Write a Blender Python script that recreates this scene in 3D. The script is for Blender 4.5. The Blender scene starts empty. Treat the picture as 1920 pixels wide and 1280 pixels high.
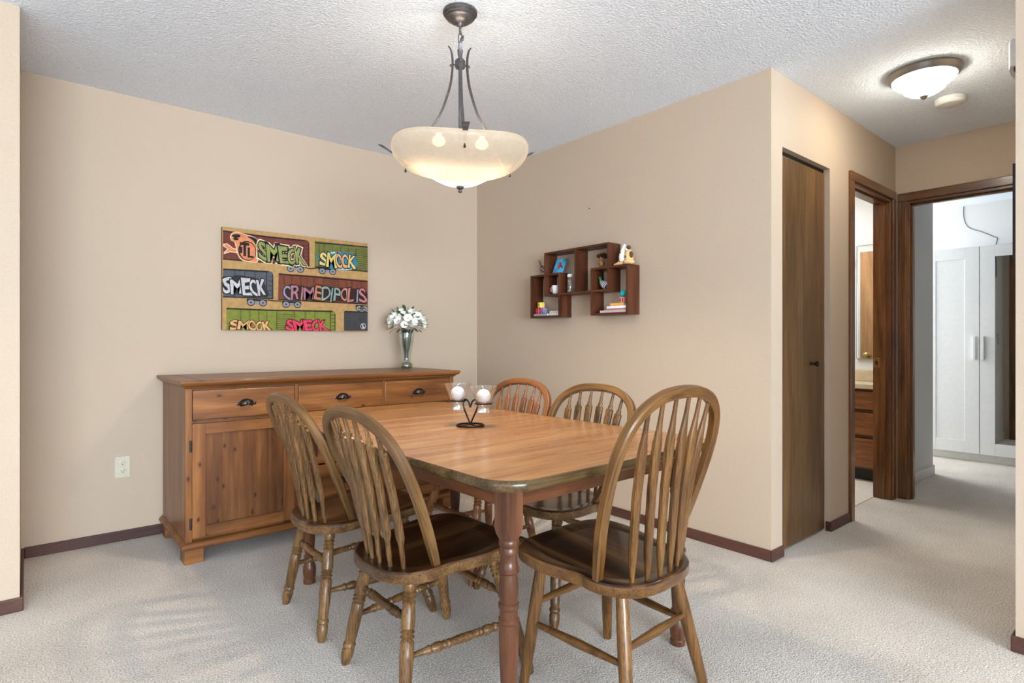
import bpy, math, random
from mathutils import Vector, Matrix
S = bpy.context.scene
C = S.collection
R = math.radians
random.seed(7)

# ------------------------------------------------------------------ camera, world, lights, exposure
cam_d = bpy.data.cameras.new('camera')
cam_d.sensor_width = 36.0
cam_d.lens = 36.0 * 1082.0 / 1920.0
cam_d.clip_start = 0.05
cam = bpy.data.objects.new('camera', cam_d)
C.objects.link(cam)
cam.location = (0, 0, 1.087)
cam.rotation_euler = (R(90), 0, -math.atan2(.644, .765))
S.camera = cam

w = bpy.data.worlds.new('world')
S.world = w
w.use_nodes = True
w.node_tree.nodes['Background'].inputs[0].default_value = (.85, .92, 1.0, 1)
w.node_tree.nodes['Background'].inputs[1].default_value = 1.0

def area(name, loc, target, sx, sy, power, col):
    d = bpy.data.lights.new(name, 'AREA')
    d.shape = 'RECTANGLE'; d.size = sx; d.size_y = sy
    d.energy = power; d.color = col
    o = bpy.data.objects.new(name, d); C.objects.link(o)
    o.location = loc
    o.rotation_euler = (Vector(target) - Vector(loc)).to_track_quat('-Z', 'Y').to_euler()
    return o
def point(name, loc, power, col, r=.03):
    d = bpy.data.lights.new(name, 'POINT'); d.energy = power; d.color = col; d.shadow_soft_size = r
    o = bpy.data.objects.new(name, d); C.objects.link(o); o.location = loc
    return o
area('window_light_south', (-1.3, -6.3, 1.35), (-1.3, 0, 1.95), 4.4, 2.0, 850, (.80, .90, 1.0))
area('window_light_west', (-3.5, -.9, 1.35), (0, -.9, 1.6), 3.0, 2.0, 50, (.82, .91, 1.0))
area('bedroom_window_light', (6.45, 3.15, 1.45), (6.2, 1.0, 1.0), 1.1, 1.3, 76, (1.0, .98, .95))
area('bathroom_lamp_light', (4.6, 2.3, 2.38), (4.6, 2.3, 0), .6, .5, 24, (1.0, .96, .90))
PX, PY = 1.363, 1.950
for dx, dy in ((-.075, .045), (.085, -.035)):
    d = bpy.data.lights.new('pendant_bulb_light', 'SPOT'); d.energy = 115; d.color = (1.0, .86, .70)
    d.spot_size = R(150); d.spot_blend = .6; d.shadow_soft_size = .03
    o = bpy.data.objects.new('pendant_bulb_light', d); C.objects.link(o); o.location = (PX + dx, PY + dy, 1.874)
    d = bpy.data.lights.new('pendant_up_light', 'SPOT'); d.energy = 2.0; d.color = (1.0, .92, .82)
    d.spot_size = R(160); d.spot_blend = .8; d.shadow_soft_size = .03
    o = bpy.data.objects.new('pendant_up_light', d); C.objects.link(o); o.location = (PX + dx, PY + dy, 1.945); o.rotation_euler = (R(180), 0, 0)

S.view_settings.view_transform = 'Standard'
S.view_settings.look = 'None'
S.view_settings.gamma = 1
S.view_settings.use_curve_mapping = False
S.view_settings.exposure = 0.05
S.cycles.max_bounces = 10
S.cycles.diffuse_bounces = 6
S.cycles.transparent_max_bounces = 12
S.cycles.caustics_reflective = False
S.cycles.caustics_refractive = False
S.cycles.sample_clamp_indirect = 6

# ------------------------------------------------------------------ materials
def lin(r, g, b):
    f = lambda c: (c / 12.92 if c <= .04045 else ((c + .055) / 1.055) ** 2.4)
    return (f(r / 255), f(g / 255), f(b / 255), 1)
def new_mat(name):
    m = bpy.data.materials.new(name); m.use_nodes = True
    nt = m.node_tree
    return m, nt, nt.nodes['Principled BSDF']
def N(nt, t, **kw):
    n = nt.nodes.new(t)
    for k, v in kw.items(): setattr(n, k, v)
    return n
def ramp(nt, stops):
    n = nt.nodes.new('ShaderNodeValToRGB')
    e = n.color_ramp.elements
    e[0].position, e[0].color = stops[0]
    e[1].position, e[1].color = stops[-1]
    for p, c in stops[1:-1]:
        k = e.new(p); k.color = c
    return n
def plain(name, col, rough=.5, metal=0, noise=.04, scale=30, bump=0, spec=.5):
    """colour with a little procedural variation"""
    m, nt, b = new_mat(name)
    L = nt.links
    tc = N(nt, 'ShaderNodeTexCoord'); nz = N(nt, 'ShaderNodeTexNoise')
    nz.inputs['Scale'].default_value = scale; nz.inputs['Detail'].default_value = 3
    L.new(tc.outputs['Object'], nz.inputs['Vector'])
    c = col if len(col) == 4 else lin(*col)
    lo = tuple(max(0, x * (1 - noise * 2)) for x in c[:3]) + (1,)
    hi = tuple(min(1, x * (1 + noise * 2)) for x in c[:3]) + (1,)
    rp = ramp(nt, [(.3, lo), (.7, hi)])
    L.new(nz.outputs['Fac'], rp.inputs['Fac']); L.new(rp.outputs['Color'], b.inputs['Base Color'])
    b.inputs['Roughness'].default_value = rough; b.inputs['Metallic'].default_value = metal
    b.inputs['Specular IOR Level'].default_value = spec
    if bump:
        bp = N(nt, 'ShaderNodeBump'); bp.inputs['Strength'].default_value = bump; bp.inputs['Distance'].default_value = .002
        L.new(nz.outputs['Fac'], bp.inputs['Height']); L.new(bp.outputs['Normal'], b.inputs['Normal'])
    return m
def wood(name, dark, mid, light, axis='x', scale=1.0, rough=.35, knots=0.0, streak=.5, coat=0.0, fine=1.0, coord='Object'):
    m, nt, b = new_mat(name); L = nt.links
    tc = N(nt, 'ShaderNodeTexCoord'); oi = N(nt, 'ShaderNodeObjectInfo')
    add = N(nt, 'ShaderNodeVectorMath', operation='MULTIPLY_ADD')
    L.new(oi.outputs['Random'], add.inputs[0]); add.inputs[1].default_value = (7.3, 3.1, 5.7)
    L.new(tc.outputs[coord], add.inputs[2])
    def mp(along, across):
        n = N(nt, 'ShaderNodeMapping')
        s = {'x': (along, across, across), 'y': (across, along, across), 'z': (across, across, along)}[axis]
        n.inputs['Scale'].default_value = tuple(v * scale for v in s)
        L.new(add.outputs[0], n.inputs['Vector']); return n
    m1 = mp(1.6, 16); n1 = N(nt, 'ShaderNodeTexNoise'); n1.inputs['Scale'].default_value = 1; n1.inputs['Detail'].default_value = 4
    n1.inputs['Distortion'].default_value = .6
    L.new(m1.outputs[0], n1.inputs['Vector'])
    m2 = mp(7, 190 * fine); n2 = N(nt, 'ShaderNodeTexNoise'); n2.inputs['Scale'].default_value = 1; n2.inputs['Detail'].default_value = 3
    L.new(m2.outputs[0], n2.inputs['Vector'])
    rp = ramp(nt, [(.30, lin(*dark)), (.5, lin(*mid)), (.70, lin(*light))])
    L.new(n1.outputs['Fac'], rp.inputs['Fac'])
    r2 = ramp(nt, [(.36, (1 - streak, 1 - streak, 1 - streak, 1)), (.56, (1, 1, 1, 1))])
    L.new(n2.outputs['Fac'], r2.inputs['Fac'])
    mx = N(nt, 'ShaderNodeMix', data_type='RGBA', blend_type='MULTIPLY'); mx.inputs[0].default_value = 1
    L.new(rp.outputs['Color'], mx.inputs[6]); L.new(r2.outputs['Color'], mx.inputs[7])
    out = mx.outputs[2]
    if knots:
        m3 = mp(8.0, 15.0)
        sx = N(nt, 'ShaderNodeSeparateXYZ'); cx = N(nt, 'ShaderNodeCombineXYZ'); L.new(m3.outputs[0], sx.inputs[0])
        L.new(sx.outputs[0], cx.inputs[0]); L.new(sx.outputs[2], cx.inputs[1])
        v = N(nt, 'ShaderNodeTexVoronoi'); v.inputs['Scale'].default_value = 1
        v.inputs['Randomness'].default_value = .95
        v.voronoi_dimensions = '2D'; L.new(cx.outputs[0], v.inputs['Vector'])
        sep = N(nt, 'ShaderNodeSeparateColor'); L.new(v.outputs['Color'], sep.inputs[0])
        gt = N(nt, 'ShaderNodeMath', operation='LESS_THAN'); gt.inputs[1].default_value = knots
        L.new(sep.outputs[0], gt.inputs[0])
        kr = ramp(nt, [(.05, (1, 1, 1, 1)), (.09, (.55, .55, .55, 1)), (.10, (.25, .25, .25, 1)), (.20, (0, 0, 0, 1))])
        L.new(v.outputs['Distance'], kr.inputs['Fac'])
        ml = N(nt, 'ShaderNodeMath', operation='MULTIPLY')
        L.new(gt.outputs[0], ml.inputs[0]); L.new(kr.outputs['Color'], ml.inputs[1])
        km = N(nt, 'ShaderNodeMix', data_type='RGBA')
        L.new(ml.outputs[0], km.inputs[0]); L.new(out, km.inputs[6]); km.inputs[7].default_value = lin(58, 30, 18)
        out = km.outputs[2]
    L.new(out, b.inputs['Base Color'])
    b.inputs['Roughness'].default_value = rough
    b.inputs['Specular IOR Level'].default_value = .35; b.inputs['Coat Weight'].default_value = coat; b.inputs['Coat Roughness'].default_value = .15
    bp = N(nt, 'ShaderNodeBump'); bp.inputs['Strength'].default_value = .12; bp.inputs['Distance'].default_value = .001
    L.new(n2.outputs['Fac'], bp.inputs['Height']); L.new(bp.outputs['Normal'], b.inputs['Normal'])
    return m
def rough_surface(name, lo, hi, scale, bump, dist, rough=.9, big=1.5, voro=False):
    m, nt, b = new_mat(name); L = nt.links
    tc = N(nt, 'ShaderNodeTexCoord')
    n = N(nt, 'ShaderNodeTexNoise'); n.inputs['Scale'].default_value = scale; n.inputs['Detail'].default_value = 2.5
    n.inputs['Roughness'].default_value = .6
    L.new(tc.outputs['Object'], n.inputs['Vector'])
    nb = N(nt, 'ShaderNodeTexNoise'); nb.inputs['Scale'].default_value = big; nb.inputs['Detail'].default_value = 3
    L.new(tc.outputs['Object'], nb.inputs['Vector'])
    mx = N(nt, 'ShaderNodeMath', operation='MULTIPLY_ADD'); mx.inputs[1].default_value = .22
    ad = N(nt, 'ShaderNodeMath', operation='MULTIPLY'); ad.inputs[1].default_value = .78
    L.new(n.outputs['Fac'], ad.inputs[0]); L.new(nb.outputs['Fac'], mx.inputs[0]); L.new(ad.outputs[0], mx.inputs[2])
    rp = ramp(nt, [(.35, lin(*lo)), (.62, lin(*hi))])
    L.new(mx.outputs[0], rp.inputs['Fac']); L.new(rp.outputs['Color'], b.inputs['Base Color'])
    b.inputs['Roughness'].default_value = rough; b.inputs['Specular IOR Level'].default_value = .15
    bp = N(nt, 'ShaderNodeBump'); bp.inputs['Strength'].default_value = bump; bp.inputs['Distance'].default_value = dist
    L.new(n.outputs['Fac'], bp.inputs['Height']); L.new(bp.outputs['Normal'], b.inputs['Normal'])
    return m
def glass(name, col, rough=.0, ior=1.45):
    m, nt, b = new_mat(name)
    b.inputs['Base Color'].default_value = col
    b.inputs['Transmission Weight'].default_value = 1; b.inputs['Roughness'].default_value = rough; b.inputs['IOR'].default_value = ior
    return m
def thin_glass(name, tint, gl=.12):
    """thin clear glass: mostly straight-through with a mirror-like sheen"""
    m, nt, b = new_mat(name); L = nt.links
    nt.nodes.remove(b)
    t = N(nt, 'ShaderNodeBsdfTransparent'); t.inputs[0].default_value = tint
    g = N(nt, 'ShaderNodeBsdfGlossy'); g.inputs['Roughness'].default_value = .04; g.inputs[0].default_value = (.95, .97, .97, 1)
    lw = N(nt, 'ShaderNodeLayerWeight'); lw.inputs[0].default_value = .35
    ma = N(nt, 'ShaderNodeMath', operation='MULTIPLY_ADD'); ma.inputs[1].default_value = .45; ma.inputs[2].default_value = gl
    L.new(lw.outputs['Facing'], ma.inputs[0])
    mx = N(nt, 'ShaderNodeMixShader'); L.new(ma.outputs[0], mx.inputs[0])
    L.new(t.outputs[0], mx.inputs[1]); L.new(g.outputs[0], mx.inputs[2])
    L.new(mx.outputs[0], nt.nodes['Material Output'].inputs[0])
    return m
def emit(name, col, s):
    m, nt, b = new_mat(name)
    b.inputs['Base Color'].default_value = col
    b.inputs['Emission Color'].default_value = col; b.inputs['Emission Strength'].default_value = s
    return m

M = {}
M['wall'] = rough_surface('painted_wall_beige', (184, 167, 148), (191, 174, 155), 220, .10, .0015, .62, 1.2)
M['wall_white'] = rough_surface('painted_wall_white', (212, 214, 214), (222, 223, 222), 200, .08, .0015, .7)
M['ceiling'] = rough_surface('popcorn_ceiling', (226, 236, 251), (240, 248, 255), 95, .95, .010, .95, 2.0)
M['carpet'] = rough_surface('carpet_pile', (176, 169, 161), (249, 243, 235), 170, 1.0, .010, .98, 2.2)
M['vinyl'] = plain('bathroom_vinyl', (226, 222, 214), .4)
M['base'] = wood('baseboard_wood', (62, 38, 34), (84, 54, 46), (98, 64, 54), 'x', 1, .45, streak=.25)
M['base_y'] = wood('baseboard_wood_y', (62, 38, 34), (84, 54, 46), (98, 64, 54), 'y', 1, .45, streak=.25)
M['trim_z'] = wood('casing_wood_upright', (78, 48, 24), (108, 69, 36), (134, 90, 50), 'z', 1, .30, streak=.35, coat=.25)
M['trim_x'] = wood('casing_wood_x', (78, 48, 24), (108, 69, 36), (134, 90, 50), 'x', 1, .30, streak=.35, coat=.25)
M['trim_y'] = wood('casing_wood_y', (74, 46, 24), (96, 60, 32), (112, 72, 40), 'y', 1, .30, streak=.35, coat=.25)
M['slab'] = wood('door_veneer', (80, 57, 33), (100, 73, 43), (117, 87, 53), 'z', .8, .38, streak=.35)
M['slab2'] = wood('bath_door_veneer', (140, 100, 64), (166, 124, 84), (182, 142, 100), 'z', .8, .4, streak=.25)
M['white'] = plain('white_lacquer', (226, 229, 231), .35, noise=.01)
M['white_base'] = plain('white_trim', (216, 215, 210), .5, noise=.02)
M['mirror'] = plain('mirror_silver', (235, 238, 236), .02, 1.0, noise=0)
M['chrome'] = plain('chrome', (205, 208, 208), .15, 1.0, noise=.01)
M['brass'] = plain('brass', (190, 165, 105), .28, 1.0, noise=.04)
M['bronze'] = plain('dark_bronze_metal', (64, 58, 54), .32, .85, noise=.08)
M['iron'] = plain('pewter_metal', (88, 87, 90), .36, .65, noise=.10, scale=60)
M['black_iron'] = plain('black_iron_wire', (36, 28, 24), .4, .7, noise=.1)
for ax in 'xyz':
    M['pine_' + ax] = wood('stained_pine_' + ax, (92, 54, 24), (122, 76, 37), (144, 95, 50), ax, 1, .38, knots=.22, streak=.18, coat=.1, fine=.5)
    M['panel_' + ax] = wood('stained_pine_panel_' + ax, (78, 45, 22), (102, 63, 32), (124, 81, 43), ax, 1, .36, knots=.42, streak=.18, coat=.1, fine=.5)
    M['oak_' + ax] = wood('oak_' + ax, (78, 53, 28), (110, 79, 45), (138, 103, 62), ax, 1.2, .36, streak=.62, coat=.1)
    M['oakp_' + ax] = wood('plain_oak_' + ax, (78, 49, 21), (106, 71, 34), (128, 90, 46), ax, 1.2, .30, streak=.5, coat=.3)
    M['oakr_' + ax] = wood('reddish_oak_' + ax, (104, 64, 36), (134, 86, 52), (152, 102, 64), ax, 1.2, .32, streak=.3, coat=.25)
    M['cherry_' + ax] = wood('table_leg_wood_' + ax, (66, 37, 22), (92, 55, 34), (112, 70, 45), ax, 1, .30, streak=.25, coat=.12)
for fam_, cols_ in (('oak', ((78, 53, 28), (110, 79, 45), (138, 103, 62))), ('oakp', ((78, 49, 21), (106, 71, 34), (128, 90, 46))), ('oakr', ((104, 64, 36), (134, 86, 52), (152, 102, 64)))):
    M[fam_ + '_bow'] = wood(fam_ + '_bent_wood', *cols_, 'x', 1.2, .33, streak=.5, coat=.12, coord='UV')
M['seat'] = wood('dark_seat_wood', (24, 12, 6), (62, 37, 19), (124, 86, 52), 'y', .75, .28, streak=.4, coat=.4)
M['seat_edge'] = M['oak_x']
M['top'] = wood('tabletop_laminate', (144, 98, 58), (163, 116, 73), (183, 138, 91), 'x', .9, .27, streak=.18, coat=.25, fine=.6)
M['band'] = wood('tabletop_oak_edge', (54, 40, 21), (76, 58, 32), (98, 76, 44), 'x', 1, .24, streak=.45, coat=.25)
M['shelf'] = wood('walnut_shelf', (62, 31, 19), (84, 45, 27), (100, 57, 36), 'z', 1, .38, streak=.2)
M['shelf_y'] = wood('walnut_shelf_y', (62, 31, 19), (84, 45, 27), (100, 57, 36), 'y', 1, .38, streak=.2)
M['ivory'] = plain('ivory_plastic', (196, 190, 170), .4, noise=.01)
M['dark'] = plain('dark_slot', (28, 24, 20), .6)
M['leaf'] = plain('leaf_green', (62, 92, 46), .5, noise=.2, scale=80)
M['leaf_light'] = plain('leaf_pale_green', (140, 164, 96), .5, noise=.15, scale=80)
M['stem'] = plain('stem_green', (22, 58, 48), .5, noise=.2, scale=60)
M['petal'] = plain('petal_white', (240, 240, 236), .6, noise=.02, scale=60)
M['wax'] = plain('candle_wax', (244, 243, 246), .5, noise=.01)
M['clear'] = thin_glass('clear_glass', (.95, .965, .965, 1), .10)
M['vaseglass'] = thin_glass('vase_glass', (.90, .95, .93, 1), .08)
M['heavyglass'] = glass('heavy_glass', (.86, .92, .90, 1))

# ------------------------------------------------------------------ mesh building
class MB:
    def __init__(s): s.v = []; s.f = []; s.mi = []; s.m = 0
    def add(s, vs, fs):
        o = len(s.v); s.v += [tuple(v) for v in vs]
        s.f += [tuple(i + o for i in f) for f in fs]; s.mi += [s.m] * len(fs); return s
    def box(s, x0, x1, y0, y1, z0, z1):
        return s.add([(x0, y0, z0), (x1, y0, z0), (x1, y1, z0), (x0, y1, z0), (x0, y0, z1), (x1, y0, z1), (x1, y1, z1), (x0, y1, z1)],
                     [(3, 2, 1, 0), (4, 5, 6, 7), (0, 1, 5, 4), (1, 2, 6, 5), (2, 3, 7, 6), (3, 0, 4, 7)])
    def loft(s, secs, cap=True, closed=False):
        n = len(secs[0]); vs = [p for sec in secs for p in sec]; fs = []
        k = len(secs)
        for i in range(k if closed else k - 1):
            a = i * n; b = ((i + 1) % k) * n
            for j in range(n):
                j2 = (j + 1) % n
                fs.append((a + j, a + j2, b + j2, b + j))
        if cap and not closed:
            fs.append(tuple(range(n - 1, -1, -1))); fs.append(tuple((k - 1) * n + j for j in range(n)))
        return s.add(vs, fs)
    def lathe(s, prof, n=20, p0=(0, 0, 0), axis=(0, 0, 1), cap=True):
        """prof: (r, h) along axis from p0"""
        a = Vector(axis).normalized(); q = Vector((0, 0, 1)).rotation_difference(a); p0 = Vector(p0)
        secs = []
        for r, h in prof:
            r = max(r, 1e-4)
            secs.append([p0 + q @ Vector((r * math.cos(2 * math.pi * j / n), r * math.sin(2 * math.pi * j / n), h)) for j in range(n)])
        return s.loft(secs, cap)
    def turned(s, p0, p1, prof, n=14):
        """prof: (t 0..1, r) between two points"""
        p0 = Vector(p0); p1 = Vector(p1); d = p1 - p0; l = d.length
        return s.lathe([(r, t * l) for t, r in prof], n, p0, d)
    def tube(s, pts, r, n=8, closed=False, cap=True):
        pts = [Vector(p) for p in pts]; k = len(pts)
        rs = r if isinstance(r, (list, tuple)) else [r] * k
        secs = []; up = None
        for i, p in enumerate(pts):
            if closed: t = pts[(i + 1) % k] - pts[i - 1]
            else: t = pts[min(i + 1, k - 1)] - pts[max(i - 1, 0)]
            t.normalize()
            if up is None:
                up = t.orthogonal().normalized()
            up = (up - t * up.dot(t))
            if up.length < 1e-6: up = t.orthogonal()
            up.normalize(); sd = t.cross(up)
            secs.append([p + (up * math.cos(2 * math.pi * j / n) + sd * math.sin(2 * math.pi * j / n)) * rs[i] for j in range(n)])
        return s.loft(secs, cap, closed)
    def sphere(s, c, r, nu=14, nv=10, sz=1.0, sx=1.0, sy=1.0):
        c = Vector(c); secs = []
        for i in range(1, nv):
            a = math.pi * i / nv
            secs.append([c + Vector((sx * r * math.sin(a) * math.cos(2 * math.pi * j / nu), sy * r * math.sin(a) * math.sin(2 * math.pi * j / nu), -sz * r * math.cos(a))) for j in range(nu)])
        return s.loft(secs)
    def poly(s, pts, h=None):
        n = len(pts)
        if h is None: return s.add(pts, [tuple(range(n))])
        h = Vector(h)
        return s.loft([[Vector(p) for p in pts], [Vector(p) + h for p in pts]])
    def build(s, name, mats, parent=None, smooth=None, bev=0, seg=2, loc=None):
        me = bpy.data.meshes.new(name)
        me.from_pydata(s.v, [], s.f)
        for m in (mats if isinstance(mats, (list, tuple)) else [mats]): me.materials.append(m)
        if any(s.mi): me.polygons.foreach_set('material_index', s.mi)
        me.update()
        if smooth is not None:
            me.polygons.foreach_set('use_smooth', [True] * len(me.polygons))
            me.set_sharp_from_angle(angle=R(smooth))
        o = bpy.data.objects.new(name, me); C.objects.link(o)
        if parent: o.parent = parent
        if loc: o.location = loc
        if bev:
            b = o.modifiers.new('bevel', 'BEVEL'); b.width = bev; b.segments = seg; b.limit_method = 'ANGLE'; b.angle_limit = R(40)
            b.harden_normals = False
        return o
def cat(pts, n=6, closed=True):
    """Catmull-Rom through points"""
    pts = [Vector(p) for p in pts]; k = len(pts); out = []
    for i in range(k if closed else k - 1):
        if closed: a, b, c, d = pts[i - 1], pts[i], pts[(i + 1) % k], pts[(i + 2) % k]
        else: a, b, c, d = pts[max(i - 1, 0)], pts[i], pts[i + 1], pts[min(i + 2, k - 1)]
        for j in range(n):
            t = j / n
            out.append(.5 * ((2 * b) + (c - a) * t + (2 * a - 5 * b + 4 * c - d) * t * t + (3 * b - a - 3 * c + d) * t ** 3))
    if not closed: out.append(pts[-1].copy())
    return out
def tag(o, label=None, category=None, group=None, kind=None):
    if label: o['label'] = label
    if category: o['category'] = category
    if group: o['group'] = group
    if kind: o['kind'] = kind
    return o
def empty(name, loc, rz, label, category, group=None):
    o = bpy.data.objects.new(name, None); C.objects.link(o)
    o.empty_display_size = .1
    o.location = loc; o.rotation_euler = (0, 0, rz)
    return tag(o, label, category, group)
def struct(name, mb, m, label=None, **kw):
    o = mb.build(name, m, **kw); o['kind'] = 'structure'
    if label: o['label'] = label
    return o
def copy_tree(o, parent=None):
    c = o.copy(); C.objects.link(c)
    if parent: c.parent = parent
    for ch in list(o.children):
        copy_tree(ch, c)
    return c

# ------------------------------------------------------------------ the setting
XW, YL, YH = 2.815, 3.787, 1.356      # right wall, left wall, hall wall
ZC = 2.44
XE = 4.637                            # hall end wall
struct('floor', MB().box(-3.7, 7.4, -6.6, 4.0, -.08, 0), M['carpet'], 'pale grey-beige cut-pile carpet')
struct('ceiling', MB().box(-3.7, 7.4, -6.6, 4.0, ZC, ZC + .08), M['ceiling'], 'white popcorn-textured ceiling')
struct('wall_left', MB().box(-.12, XW + .1, YL, YL + .1, 0, ZC), M['wall'], 'long beige wall behind the sideboard')
struct('wall_stub', MB().box(-3.6, -.02, 3.065, 3.165, 0, ZC).box(-.12, -.02, 3.165, YL, 0, ZC), M['wall'], 'beige wall stub at the left edge of the frame')
struct('wall_right', MB().box(XW, XW + .1, YH + .1, YL, 0, ZC), M['wall'], 'beige wall behind the box shelf')
CX0, CX1, CZ = 2.934, 3.521, 2.075    # closet opening
BX0, BX1, BZ = 3.852, 4.546, 2.062    # bathroom opening
struct('wall_hall', MB().box(XW, CX0, YH, YH + .1, 0, ZC).box(CX0, CX1, YH, YH + .1, CZ, ZC).box(CX1, BX0, YH, YH + .1, 0, ZC)
       .box(BX0, BX1, YH, YH + .1, BZ, ZC).box(BX1, XE, YH, YH + .1, 0, ZC), M['wall'], 'beige hall wall with the closet and bathroom openings')
DY0, DY1, DZ = .50, 1.289, 2.05       # bedroom opening in the end wall
struct('wall_end', MB().box(XE, XE + .11, DY1, 1.40, 0, ZC).box(XE, XE + .11, DY0, DY1, DZ, ZC).box(XE, XE + .11, -1.5, DY0, 0, ZC), M['wall'], 'beige end wall of the hall above the bedroom doorway')
struct('wall_front', MB().box(2.655, 2.755, -6.5, .411, 0, ZC).box(2.755, XE, .311, .411, 0, ZC), M['wall'], 'wall corner at the right edge of the frame')
struct('wall_back', MB().box(-3.7, -3.6, -6.6, -2.5, 0, ZC).box(-3.7, -3.6, 2.1, 3.165, 0, ZC).box(-3.7, -3.6, -2.5, 2.1, 0, .3).box(-3.7, -3.6, -2.5, 2.1, 2.38, ZC), M['wall'])
struct('wall_window', MB().box(-3.6, -3.1, -6.6, -6.5, 0, ZC).box(2.45, 2.755, -6.6, -6.5, 0, ZC).box(-3.1, 2.45, -6.6, -6.5, 0, .3).box(-3.1, 2.45, -6.6, -6.5, 2.38, ZC), M['wall'])
BW = 5.30                             # bathroom mirror wall
struct('wall_bathroom', MB().box(3.62, 3.72, YH + .1, 3.0, 0, ZC).box(XW + .1, BW, 3.0, 3.1, 0, ZC), M['wall_white'], 'white bathroom wall')
struct('wall_mirror', MB().box(BW, 5.70, YH + .1, 3.2, 0, ZC), M['wall_white'], 'white wall behind the bathroom mirror')
struct('wall_bedroom', MB().box(XE + .11, 5.70, 1.40, YH + .1, 0, ZC).box(XE + .0, XE + .11, 1.40, YH + .1, 0, ZC)
       .box(7.15, 7.25, -1.6, 3.3, 0, ZC).box(5.70, 7.25, 3.2, 3.3, 0, ZC), M['wall_white'], 'white bedroom wall beyond the doorway')
struct('wall_bedroom_front', MB().box(XE + .11, 7.15, -1.6, -1.5, 0, ZC), M['wall_white'])
struct('floor_bathroom', MB().box(3.72, BW, YH + .1, 3.0, 0, .005), M['vinyl'], 'pale vinyl bathroom floor')

bh, bt = .056, .012
def bb(name, x0, x1, y0, y1, m, label):
    struct(name, MB().box(x0, x1, y0, y1, 0, bh), m, label, bev=.004)
bb('baseboard_left', -.008, XW, YL - bt, YL, M['base'], 'dark brown baseboard under the left wall')
bb('baseboard_stub_return', -.02, -.02 + bt, 3.065, YL - bt, M['base_y'], 'short dark baseboard on the wall return')
bb('baseboard_stub', -3.6, -.02 + bt, 3.065 - bt, 3.065, M['base'], 'dark brown baseboard at the left edge')
bb('baseboard_right', XW - bt, XW, YH, YL - bt, M['base_y'], 'dark brown baseboard under the box shelf wall')
bb('baseboard_hall', XW - bt, CX0, YH - bt, YH, M['base'], 'short dark baseboard left of the closet door')
bb('baseboard_hall_2', CX1 - .008, 3.796, YH - bt, YH, M['base'], 'short dark baseboard between closet and bathroom door')
bb('baseboard_hall_return', CX1 - .008, CX1, YH, YH + .022, M['base_y'], None)
bb('baseboard_front', 2.655 - bt, 2.655, -6.5, .411 + bt, M['base_y'], 'dark baseboard at the right edge')
bb('baseboard_corridor', 2.655, XE, .411, .411 + bt, M['base'], None)
struct('baseboard_bedroom', MB().box(4.75, 5.712, 1.388, 1.40, 0, .075).box(5.70, 5.712, 1.40, 3.2, 0, .075), M['white_base'], 'white baseboard in the bedroom', bev=.004)

# closet bifold door (two leaves)
door = empty('door_1', (0, 0, 0), 0, 'brown wood bifold closet door with two narrow leaves and a small dark knob', 'door'); door['kind'] = 'structure'
mid = (CX0 + CX1) / 2
for x0, x1 in ((CX0 + .003, mid - .0015), (mid + .0015, CX1 - .003)):
    MB().box(x0, x1, 1.384, 1.412, .012, CZ - .022).build('leaf', M['slab'], door, bev=.002)
kn = MB().lathe([(.012, 0), (.012, .003), (.006, .005), (.006, .022), (.012, .026), (.0165, .033), (.0155, .042), (.008, .046)], 16, (3.335, 1.384, .965), (0, -1, 0)).build('knob', M['bronze'], door, smooth=40)
struct('trim_track', MB().box(CX0, CX1, 1.39, 1.41, CZ - .016, CZ), M['dark'])

# casings: bathroom (hall side) and bedroom
cw, ct = .057, .017
t = struct('trim_1', MB().box(BX0 - cw, BX0, YH - ct, YH, 0, BZ), M['trim_z'], 'left wood casing of the bathroom doorway', bev=.004)
t = struct('trim_2', MB().box(BX1, BX1 + cw, YH - ct, YH, 0, BZ), M['trim_z'], 'right wood casing of the bathroom doorway', bev=.004)
t = struct('trim_3', MB().poly([(BX0 - cw, YH - ct, BZ + cw), (BX0 - cw, YH - ct, BZ), (BX0, YH - ct, BZ), (BX1, YH - ct, BZ), (BX1 + cw, YH - ct, BZ), (BX1 + cw, YH - ct, BZ + cw)][::-1], (0, ct, 0)), M['trim_x'], 'wood head casing over the bathroom doorway', bev=.004)
jt = .018
jb = struct('trim_4', MB().box(BX0, BX0 + jt, YH - .002, YH + .105, 0, BZ - jt).box(BX1 - jt, BX1, YH - .002, YH + .105, 0, BZ - jt), M['trim_z'], 'wood jambs of the bathroom doorway', bev=.002)
struct('trim_5', MB().box(BX0, BX1, YH - .002, YH + .105, BZ - jt, BZ), M['trim_x'], 'wood head jamb of the bathroom doorway', bev=.002)
struct('trim_6', MB().box(BX1 - jt - .011, BX1 - jt, YH + .028, YH + .062, 0, BZ - jt).box(BX0 + jt, BX0 + jt + .011, YH + .028, YH + .062, 0, BZ - jt).box(BX0 + jt, BX1 - jt, YH + .028, YH + .062, BZ - jt - .011, BZ - jt), M['trim_z'], 'door stops in the bathroom doorway', bev=.002)
sp = tag(MB().box(BX1 - jt - .0018, BX1 - jt, YH + .064, YH + .100, .908, .974).build('strike_plate', M['brass'], None, bev=.0008), 'brass strike plate on the bathroom door jamb', 'strike plate')
MB().box(BX1 - jt - .0024, BX1 - jt - .0016, YH + .074, YH + .090, .926, .954).build('latch_hole', M['dark'], sp)
for zz in (.916, .966): MB().lathe([(.0035, 0), (.003, .0012)], 10, (BX1 - jt - .0018, YH + .080, zz), (-1, 0, 0)).build('screw', M['bronze'], sp)

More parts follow.
